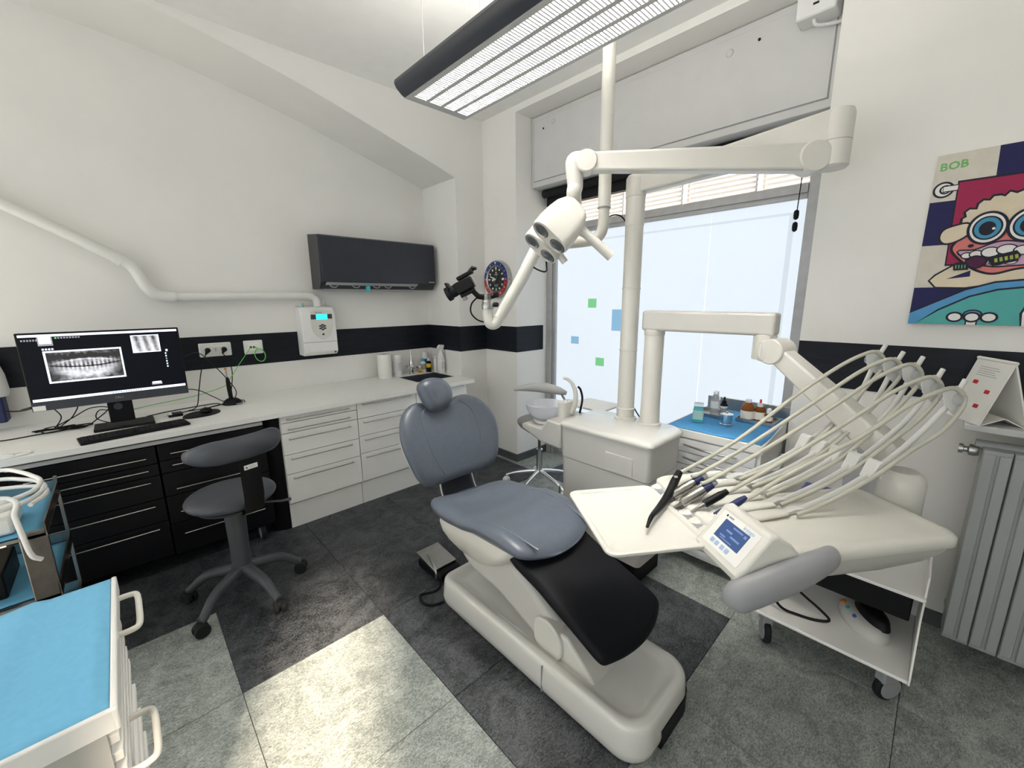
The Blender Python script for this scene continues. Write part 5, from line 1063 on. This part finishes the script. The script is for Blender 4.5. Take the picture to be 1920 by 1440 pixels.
# ------------------------------------------------------------------ blue topped trolley at the lower left
tl = thing('tray_trolley', 'white trolley with blue paper top and two loop side handles', 'trolley', (-.42, 1.33, 0))
QX0, QX1, QY0, QY1, QZ = -.80, -.118, 1.055, 1.605, .80
MB().box(QX0, QX1, QY0, QY1, QZ-.045, QZ-.006).build('top_tray', 'white_lac', tl, bevel=.006)
for (x0, x1, y0, y1) in ((QX0, QX1, QY0-.008, QY0+.004), (QX1-.006, QX1+.006, QY0-.008, QY1+.006)): MB().box(x0, x1, y0, y1, QZ-.05, QZ+.002).build('rim', 'white_lac', tl, bevel=.004)
MB().box(QX0+.03, QX1-.02, QY0+.012, QY1-.02, .10, QZ-.045).build('cabinet_body', 'cream_lo', tl)
for k, z in enumerate((.70, .655, .61, .565, .52, .43, .34, .25)):
    MB().box(QX0+.05, QX1-.003, QY0+.02, QY1-.03, z, z+.022).build('side_tray', 'white_lac', tl, bevel=.002)
for (y0, y1, z) in ((1.355, 1.525, .772), (1.075, 1.225, .62)):
    MB().tube([(QX1, y1, z), (QX1+.030, y1, z), (QX1+.045, y1-.015, z), (QX1+.047, (y0+y1)/2, z-.004), (QX1+.045, y0+.015, z-.006), (QX1+.030, y0, z-.006), (QX1, y0, z-.006)], .0075, 10, 5).build('side_handle', 'cream', tl)
for (x, y) in ((QX0+.06, QY0+.06), (QX1-.06, QY0+.06), (QX0+.06, QY1-.06), (QX1-.06, QY1-.06)): MB().cyl((x-.015, y, .05), (x+.015, y, .05), .05).build('caster', 'rubber', tl, bevel=.005)
paper_sheet('drape_sheet', 'light blue creased paper sheet on the white trolley with loop handles', QX0+.01, QX1-.007, QY0+.006, QY1+.004, QZ-.0045, 'blue_paper', 22, .002, (-.33, .08))
# ------------------------------------------------------------------ steel cart with device
kc = thing('steel_cart', 'steel cart with blue draped shelves beside the black drawers', 'cart', (-.60, 2.60, 0))
GX0, GX1, GY0, GY1 = -.95, -.36, 2.33, 2.86
for (x, y) in ((GX1-.035, GY0), (GX0, GY0)):
    MB().prism([(x, y), (x+.075, y), (x+.075, y+.02), (x, y+.02)], 'z', .06, .735).build('front_post', 'dark_steel', kc, bevel=.004)
for (x, y) in ((GX1+.028, GY1-.02), (GX0, GY1-.02)):
    MB().box(x, x+.012, y, y+.02, .06, .79).build('rear_post', 'steel', kc)
for z, mm in ((.72, 'steel'), (.45, 'steel'), (.18, 'steel')):
    MB().box(GX0, GX1+.04, GY0+.0, GY1, z-.012, z).build('shelf', mm, kc)
    MB().box(GX1+.034, GX1+.04, GY0, GY1, z, z+.045).build('shelf_rail', 'dark_steel', kc)
    MB().box(GX0, GX1+.034, GY1-.006, GY1, z, z+.05).build('shelf_rail', 'steel', kc)
for (x, y) in ((GX0+.05, GY0+.05), (GX1-.05, GY0+.05), (GX0+.05, GY1-.05), (GX1-.05, GY1-.05)): MB().cyl((x-.012, y, .035), (x+.012, y, .035), .035).build('caster', 'rubber', kc, bevel=.004)
paper_sheet('drape_sheet', 'blue paper sheet lining the top shelf of the steel cart', GX0+.01, GX1+.03, GY0+.012, GY1-.01, .7205, 'blue_drape', 14, .004)
paper_sheet('drape_sheet', 'blue paper sheet lining the middle shelf of the steel cart', GX0+.01, GX1+.03, GY0+.024, GY1-.01, .4505, 'blue_drape', 14, .004)
paper_sheet('drape_sheet', 'blue paper sheet lining the bottom shelf of the steel cart', GX0+.01, GX1+.03, GY0+.024, GY1-.01, .1805, 'blue_drape', 14, .004)
dv = thing('scaler_device', 'white boxy device on the steel cart with coiled white hose', 'device', (-.50, 2.47, .725))
MB().box(-.68, -.405, 2.38, 2.60, .727, .80).build('housing', 'white_lac', dv, bevel=.012)
MB().box(-.66, -.45, 2.376, 2.38, .745, .785).build('front_plate', 'white_plastic', dv)
pts = []
for k in range(40):
    a = -.5+k*.42; rr = .155+.018*math.sin(k*1.3); pts.append((-.50+rr*1.05*math.cos(a), 2.52+rr*1.35*math.sin(a), .815+.0022*k+.008*math.sin(k*.8)))
MB().tube(pts+[(-.40, 2.36, .88), (-.385, 2.31, .82), (-.375, 2.29, .74), (-.365, 2.285, .66), (-.345, 2.295, .63)], .0085, 10, 5).build('hose', 'hose' if False else 'white_lac', dv)
solo('dark_box', 'black box on the middle shelf of the steel cart', 'box', MB().box(-.80, -.47, 2.42, 2.70, .456, .56), 'black', (-.63, 2.55, .456), bevel=.006)

# ------------------------------------------------------------------ radiator, shelf, calendar
ra = thing('radiator', 'tall grey column radiator under the shelf', 'radiator', (2.54, -.5, .1))
for k in range(8):
    y1 = -.172-k*.082; y0 = y1-.080
    s_ = MB().loft([[(x, y, z) for x, y in [(p[0], p[1]) for p in rrect(2.47, 2.60, y0, y1, .006, 2)]] for z in (.115, .12, .985, .99)]).build('radiator_section', 'radiator', ra)
    MB().box(2.458, 2.47, y0+.003, y0+.034, .13, .975).build('front_fin', 'radiator', s_, bevel=.003)
    MB().box(2.464, 2.47, y0+.044, y1-.002, .13, .975).build('front_fin', 'radiator', s_, bevel=.003)
MB().cyl((2.55, -.60, .99), (2.55, -.15, .99), .022).build('header_pipe', 'radiator', ra)
MB().lathe([(.02, 0), (.024, .01), (.024, .03), (.012, .035), (.012, .045), (.02, .047), (.02, .06)], (2.535, -.165, .965), 16, (0, 1, 0)).build('air_valve', 'steel', ra)
MB().cyl((2.56, -.19, .15), (2.728, -.19, .15), .014).build('wall_bracket', 'radiator', ra)
solo('wall_shelf', 'grey stone shelf above the radiator carrying a desk calendar', 'shelf', MB().box(2.475, 2.729, -1.2, -.105, 1.058, 1.085), 'shelf_grey', (2.6, -.5, 1.06), bevel=.004)
cal = thing('desk_calendar', 'standing folded card calendar with small red pictures on the shelf', 'calendar', (2.50, -.205, 1.085))
# tent folds along x: front sheet leans, open end faces the room
yF, yT, yB = -.135, -.205, -.285
def sheet(p, q, x0, x1, name, mm, th=.004, par=None):
    a = Vector((0, *p)); b_ = Vector((0, *q)); n = Vector((1, 0, 0)).cross(b_-a).normalized()*th
    return MB().loft([[(x, a.y, a.z), (x, b_.y, b_.z), (x, b_.y+n.y, b_.z+n.z), (x, a.y+n.y, a.z+n.z)] for x in (x0, x1)]).build(name, mm, par or cal)
zs = 1.0855
cf = sheet((yF, zs), (yT, zs+.255), 2.50, 2.70, 'front_card', 'paper')
sheet((yT-.004, zs+.255), (yB, zs), 2.50, 2.70, 'rear_card', 'paper', .006)
sheet((yF-.006, zs), (yT-.01, zs+.035), 2.505, 2.695, 'floor_flap', 'paper', .003); sheet((yT-.01, zs+.035), (yB+.006, zs), 2.505, 2.695, 'floor_flap', 'paper', .003)
MB().cyl((2.50, yT-.002, zs+.256), (2.70, yT-.002, zs+.256), .007, n=12).build('spine', 'paper', cal)
fo = Vector((2.60, yF, zs)); fu = Vector((0, yT-yF, .255)).normalized(); fr_ = Vector((-1, 0, 0)); fn = fr_.cross(fu)
if fn.y < 0: fn = -fn
ff = (fo, Vector((-1, 0, 0)), fu, fn)
for x, y in ((-.04, .165), (.045, .135), (-.05, .09), (.03, .07)): poly_slab([(p[0]+x, p[1]+y) for p in catmull([(-.012, .008, 0), (0, .004, 0), (.012, .008, 0), (.013, -.006, 0), (.004, -.003, 0), (-.006, -.009, 0), (-.013, -.005, 0)], 3, True)] if False else rrect(x-.013, x+.013, y-.008, y+.008, .004), ff, .0, .0012).build('picture', 'red', cf)
for k in range(5): poly_slab(rrect(-.06, .05-.01*(k % 3), .195+k*.009, .197+k*.009, .0005), ff, .0, .0010).build('print', 'label_grey', cf)
gt = thing('glass_tumbler', 'clear glass flask partly hidden behind the cream arm', 'glass', (2.35, .24, .60)) if False else None
pj = solo('purple_cloth', 'folded lilac cloth showing behind the swivel column', 'cloth', MB().loft([[(x, y, z) for x, y in rrect(1.86, 2.0, -.10, -.02, .02, 3)] for z in (.78, .80, .82)]), 'purple_cloth', (1.93, -.05, .78)) if False else None

cal.rotation_euler = (0, 0, math.radians(28))
# ------------------------------------------------------------------ round wall clock
ck = thing('wall_clock', 'round wall clock like a diver watch with blue and red bezel', 'clock', (2.72, 3.045, 1.79))
kc_ = Vector((XW, 3.04, 1.795)); kr = Vector((0, -1, 0)); ku = Vector((0, 0, 1)); kn = Vector((-1, 0, 0)); RK = .172
MB().lathe([(RK, .0), (RK+.004, .012), (RK+.004, .045), (RK, .052), (RK-.004, .053), (.126, .053), (.124, .039)], kc_, 56, kn).build('case', 'steel', ck, angle=40)
kf = (kc_, kr, ku, kn)
def ring_seg(r0, r1, a0, a1, n=40):
    o_ = [(r1*math.cos(math.radians(a0+(a1-a0)*i/n)), r1*math.sin(math.radians(a0+(a1-a0)*i/n))) for i in range(n+1)]
    i_ = [(r0*math.cos(math.radians(a0+(a1-a0)*i/n)), r0*math.sin(math.radians(a0+(a1-a0)*i/n))) for i in range(n, -1, -1)]
    return o_+i_
mat('bezel_blue', (.012, .03, .16), .3); mat('bezel_red', (.36, .012, .02), .3); mat('lume', (.62, .66, .55), .5); mat('dial', (.016, .017, .02), .25)
poly_slab(ring_seg(.127, .164, 0, 180), kf, .053, .056).build('bezel_upper', 'bezel_blue', ck); poly_slab(ring_seg(.127, .164, 180, 360), kf, .053, .056).build('bezel_lower', 'bezel_red', ck)
MB().lathe([(.128, .05), (.128, .058), (.121, .054), (.118, .046)], kc_, 48, kn, cap=False).build('chapter_ring', 'steel', ck)
poly_slab(circ(0, 0, .121, 48), kf, .04, .046).build('dial', 'dial', ck)
for h in range(1, 12):
    a = math.radians(90-30*h); x, y = .098*math.cos(a), .098*math.sin(a)
    if h == 3: poly_slab(rrect(.082, .110, -.010, .010, .002), kf, .046, .048).build('date_window', 'white_plastic', ck)
    elif h in (6, 9):
        dx, dy = (.006, .014) if h == 6 else (.014, .006); poly_slab(rrect(x-dx, x+dx, y-dy, y+dy, .001), kf, .046, .048).build('hour_mark', 'lume', ck)
    else: poly_slab(circ(x, y, .0095, 18), kf, .046, .048).build('hour_mark', 'lume', ck)
poly_slab([(-.012, .112), (.012, .112), (0, .078)], kf, .046, .048).build('hour_mark', 'lume', ck)
for k in range(24):
    a = math.radians(90-15*k); x, y = .1455*math.cos(a), .1455*math.sin(a)
    if k == 0: poly_slab([(-.014, .159), (.014, .159), (0, .135)], kf, .056, .057).build('bezel_mark', 'white_plastic', ck)
    elif k % 2 == 0:
        up = Vector((0, -math.cos(a), 0))+Vector((0, 0, math.sin(a))); rt = Vector((0, -math.sin(a), 0))-Vector((0, 0, math.cos(a)))
        up = kr*math.cos(a)+ku*math.sin(a); rt = kr*math.sin(a)-ku*math.cos(a)
        text_mb(str(k), .026, kc_+kr*x+ku*y+kn*.0565, rt, up).build('bezel_numeral', 'white_plastic', ck)
    else: poly_slab(circ(x*.98, y*.98, .003, 8), kf, .056, .057).build('bezel_mark', 'white_plastic', ck)
def hand(ang, L, w, d, name, mm='lume', tail=0):
    a = math.radians(90-ang); c_, s_ = math.cos(a), math.sin(a)
    pts = [(-tail, -w), (L*.92, -w), (L, 0), (L*.92, w), (-tail, w)]
    poly_slab([(x*c_-y*s_, x*s_+y*c_) for x, y in pts], kf, d, d+.0012).build(name, mm, ck)
hand(289, .092, .0055, .0505, 'minute_hand'); hand(262, .06, .0055, .049, 'hour_hand'); hand(213, .055, .0012, .052, 'second_hand', 'steel', .045)
a = math.radians(90-262); poly_slab(circ(.045*math.cos(a), .045*math.sin(a), .012, 18), kf, .049, .0504).build('hour_hand', 'lume', ck)
poly_slab(circ(0, 0, .006, 14), kf, .046, .054).build('hand_hub', 'steel', ck)
text_mb('ROLEX', .0155, kc_+ku*.045+kn*.0465, kr, ku).build('dial_print', 'white_plastic', ck)
poly_slab([(-.007, .058), (.007, .058), (.009, .070), (.003, .063), (0, .073), (-.003, .063), (-.009, .070)], kf, .046, .047).build('dial_crown', 'white_plastic', ck)
for k in range(3): poly_slab(rrect(-.03+.004*k, .03-.004*k, -.05-k*.009, -.047-k*.009, .0005), kf, .046, .0468).build('dial_print', 'label_grey', ck)
MB().cyl(kc_+kr*(RK)+kn*.028, kc_+kr*(RK+.02)+kn*.028, .012, n=14).build('winding_crown', 'steel', ck)

# ------------------------------------------------------------------ cartoon canvas
pa = thing('canvas_painting', 'bright cartoon canvas of an animal brushing teeth above the radiator', 'painting', (2.715, -.2, 1.478))
PW, PH = .72, .722
po = Vector((2.70, .131, 1.478)); pf = (po, Vector((0, -1, 0)), Vector((0, 0, 1)), Vector((-1, 0, 0)))
PC = {'p_cream': (.60, .56, .48), 'p_navy': (.008, .008, .07), 'p_crimson': (.30, .012, .065), 'p_wool': (.66, .57, .42), 'p_black': (.008, .008, .02), 'p_blue': (.075, .27, .50), 'p_teal': (.075, .36, .34), 'p_white': (.75, .73, .70), 'p_pink': (.62, .18, .16), 'p_lilac': (.52, .33, .45), 'p_iris': (.05, .25, .40), 'p_green': (.16, .42, .13), 'p_lime': (.33, .40, .06), 'p_plum': (.06, .006, .04)}
for k, c in PC.items(): mat(k, c, .7, bump=.1, bscale=600, var=.04, vscale=30)
MB().box(2.70, XW-.001, .131-PW, .131, 1.478, 1.478+PH).build('canvas', 'p_cream', pa, bevel=.002)
LAY = [0]
def paint(pts, mm, name='painted_shape', smooth=False):
    if smooth: pts = [(p.x, p.y) for p in catmull([(a, b_, 0) for a, b_ in pts], 5, True)]
    pts = [(min(max(x, .0), PW), min(max(y, .0), PH)) for x, y in pts]
    LAY[0] += 1
    return poly_slab(pts, pf, -.0005, .00012*LAY[0]).build(name, mm, pa)
def inked(pts, mm, w=.006, smooth=False):
    if smooth: pts = [(p.x, p.y) for p in catmull([(a, b_, 0) for a, b_ in pts], 5, True)]
    n = len(pts); off = []; w *= 1.5
    area = sum(pts[i][0]*pts[(i+1) % n][1]-pts[(i+1) % n][0]*pts[i][1] for i in range(n)); sg_ = 1 if area > 0 else -1
    for i in range(n):
        a, b_, c_ = Vector(pts[i-1]), Vector(pts[i]), Vector(pts[(i+1) % n]); t_ = (c_-a)
        if t_.length < 1e-9: t_ = Vector((1, 0))
        t_.normalize(); off.append((b_.x+t_.y*w*sg_, b_.y-t_.x*w*sg_))
    paint(off, 'p_black', 'ink_outline'); paint(pts, mm)
paint([(.178, .722), (.72, .722), (.72, .58), (.183, .602)], 'p_navy')
paint([(0, .53), (.082, .53), (.10, .42), (.10, .346), (0, .346)], 'p_navy')
paint([(0, .163), (.72, .163), (.72, 0), (0, 0)], 'p_navy')
paint([(.16, .24), (.72, .30), (.72, .15), (.16, .16)], 'p_navy')
inked([(.081, .60), (.60, .60), (.60, .27), (.089, .262)], 'p_crimson')
inked(circ(.036, .578, .026, 26), 'p_white', .005); inked(circ(.042, .578, .013, 18), 'p_cream', .004); inked([(.036, .59), (.079, .59), (.079, .572), (.036, .571)], 'p_white', .003)
inked([(.113, .433), (.113, .448), (.123, .455), (.118, .474), (.128, .484), (.149, .481), (.152, .502), (.163, .514), (.181, .511), (.190, .526), (.208, .526), (.22, .52), (.232, .536), (.25, .527), (.267, .535), (.30, .538), (.33, .53), (.37, .53), (.41, .50), (.45, .46), (.45, .40), (.13, .40)], 'p_wool', .006)
inked([(.12, .26), (.40, .28), (.50, .22), (.47, .17), (.301, .187), (.223, .172), (.161, .161), (.069, .165), (.047, .193), (.063, .214)], 'p_wool', .005); paint([(.098, .198), (.168, .206), (.166, .232)], 'p_navy')
inked([(.133, .384), (.111, .356), (.100, .324), (.126, .285), (.161, .251), (.199, .227), (.237, .219), (.29, .235), (.37, .25), (.44, .29), (.46, .34), (.42, .38), (.25, .39)], 'p_pink', .006, True)
inked([(.118, .312), (.165, .314), (.22, .339), (.262, .341), (.33, .325), (.42, .32), (.40, .28), (.33, .252), (.273, .247), (.224, .247), (.168, .266)], 'p_lilac', .004, True)
for (x, y, rx, ry) in ((.145, .294, .014, .010), (.172, .298, .017, .013), (.212, .303, .024, .018), (.256, .311, .026, .017), (.30, .305, .024, .016), (.34, .298, .02, .014)): inked(circ(x, y, rx, 18, ry), 'p_white', .003)
for (x, y, rx) in ((.20, .266, .018), (.235, .262, .02), (.272, .264, .018)): inked(circ(x, y, rx, 16, .012), 'p_white', .002)
inked([(.132, .424), (.093, .42), (.062, .405), (.055, .375), (.071, .353), (.102, .358), (.135, .385)], 'p_wool', .005, True)
for cx_, in ((.189,), (.300,)):
    inked(circ(cx_, .402, .050, 36, .058), 'p_white', .006); inked(circ(cx_, .402, .037, 32, .042), 'p_iris', .004); paint(circ(cx_, .400, .024, 26, .028), 'p_black'); paint(circ(cx_+.018, .398, .005, 12), 'p_white')
paint(circ(.152, .334, .009, 14, .007), 'p_black')
paint([(.202, .282), (.283, .305), (.298, .285), (.29, .262), (.225, .246)], 'p_black', 'brush_head')
for k in range(5): paint([(.226+k*.0135, .287-.012+k*.003), (.234+k*.0135, .290-.012+k*.003), (.238+k*.0135, .262+k*.003), (.230+k*.0135, .259+k*.003)], 'p_lime', 'bristle_stripe')
inked([(.148, .267), (.169, .287), (.195, .279), (.204, .264), (.184, .244), (.162, .248)], 'p_plum', .004, True)
inked([(.112, .258), (.150, .262), (.156, .238), (.116, .238)], 'p_black', .003); 
for k in range(4): paint([(.118+k*.009, .256), (.121+k*.009, .256), (.122+k*.009, .241), (.119+k*.009, .241)], 'p_green', 'bristle_stripe')
inked([(0, .0), (0, .047), (.08, .096), (.163, .147), (.244, .176), (.33, .184), (.42, .18), (.55, .14), (.72, .05), (.72, 0)], 'p_blue', .005)
inked([(.024, .0), (.094, .061), (.18, .118), (.256, .145), (.325, .153), (.42, .15), (.55, .11), (.70, .02), (.70, 0)], 'p_teal', .005)
inked([(.40, .0), (.34, .0), (.335, .05), (.345, .09), (.40, .10)], 'p_white', .005)
inked([(.14, .028), (.25, .028), (.25, .040), (.14, .040)], 'p_white', .003); inked([(.185, .0), (.212, .0), (.212, .03), (.185, .03)], 'p_white', .004)
inked(circ(.198, .044, .024, 20, .016), 'p_blue', .004)
for x in (.146, .198, .247): inked(circ(x, .033, .019, 20, .0155), 'p_white', .005)
LAY[0] += 1
tb = text_mb('BOB', .044, po+Vector((0, -.055, .672))+Vector((-1, 0, 0))*.0005, (0, -1, .06), (0, .02, 1)); tb.build('signature', 'p_green', pa)
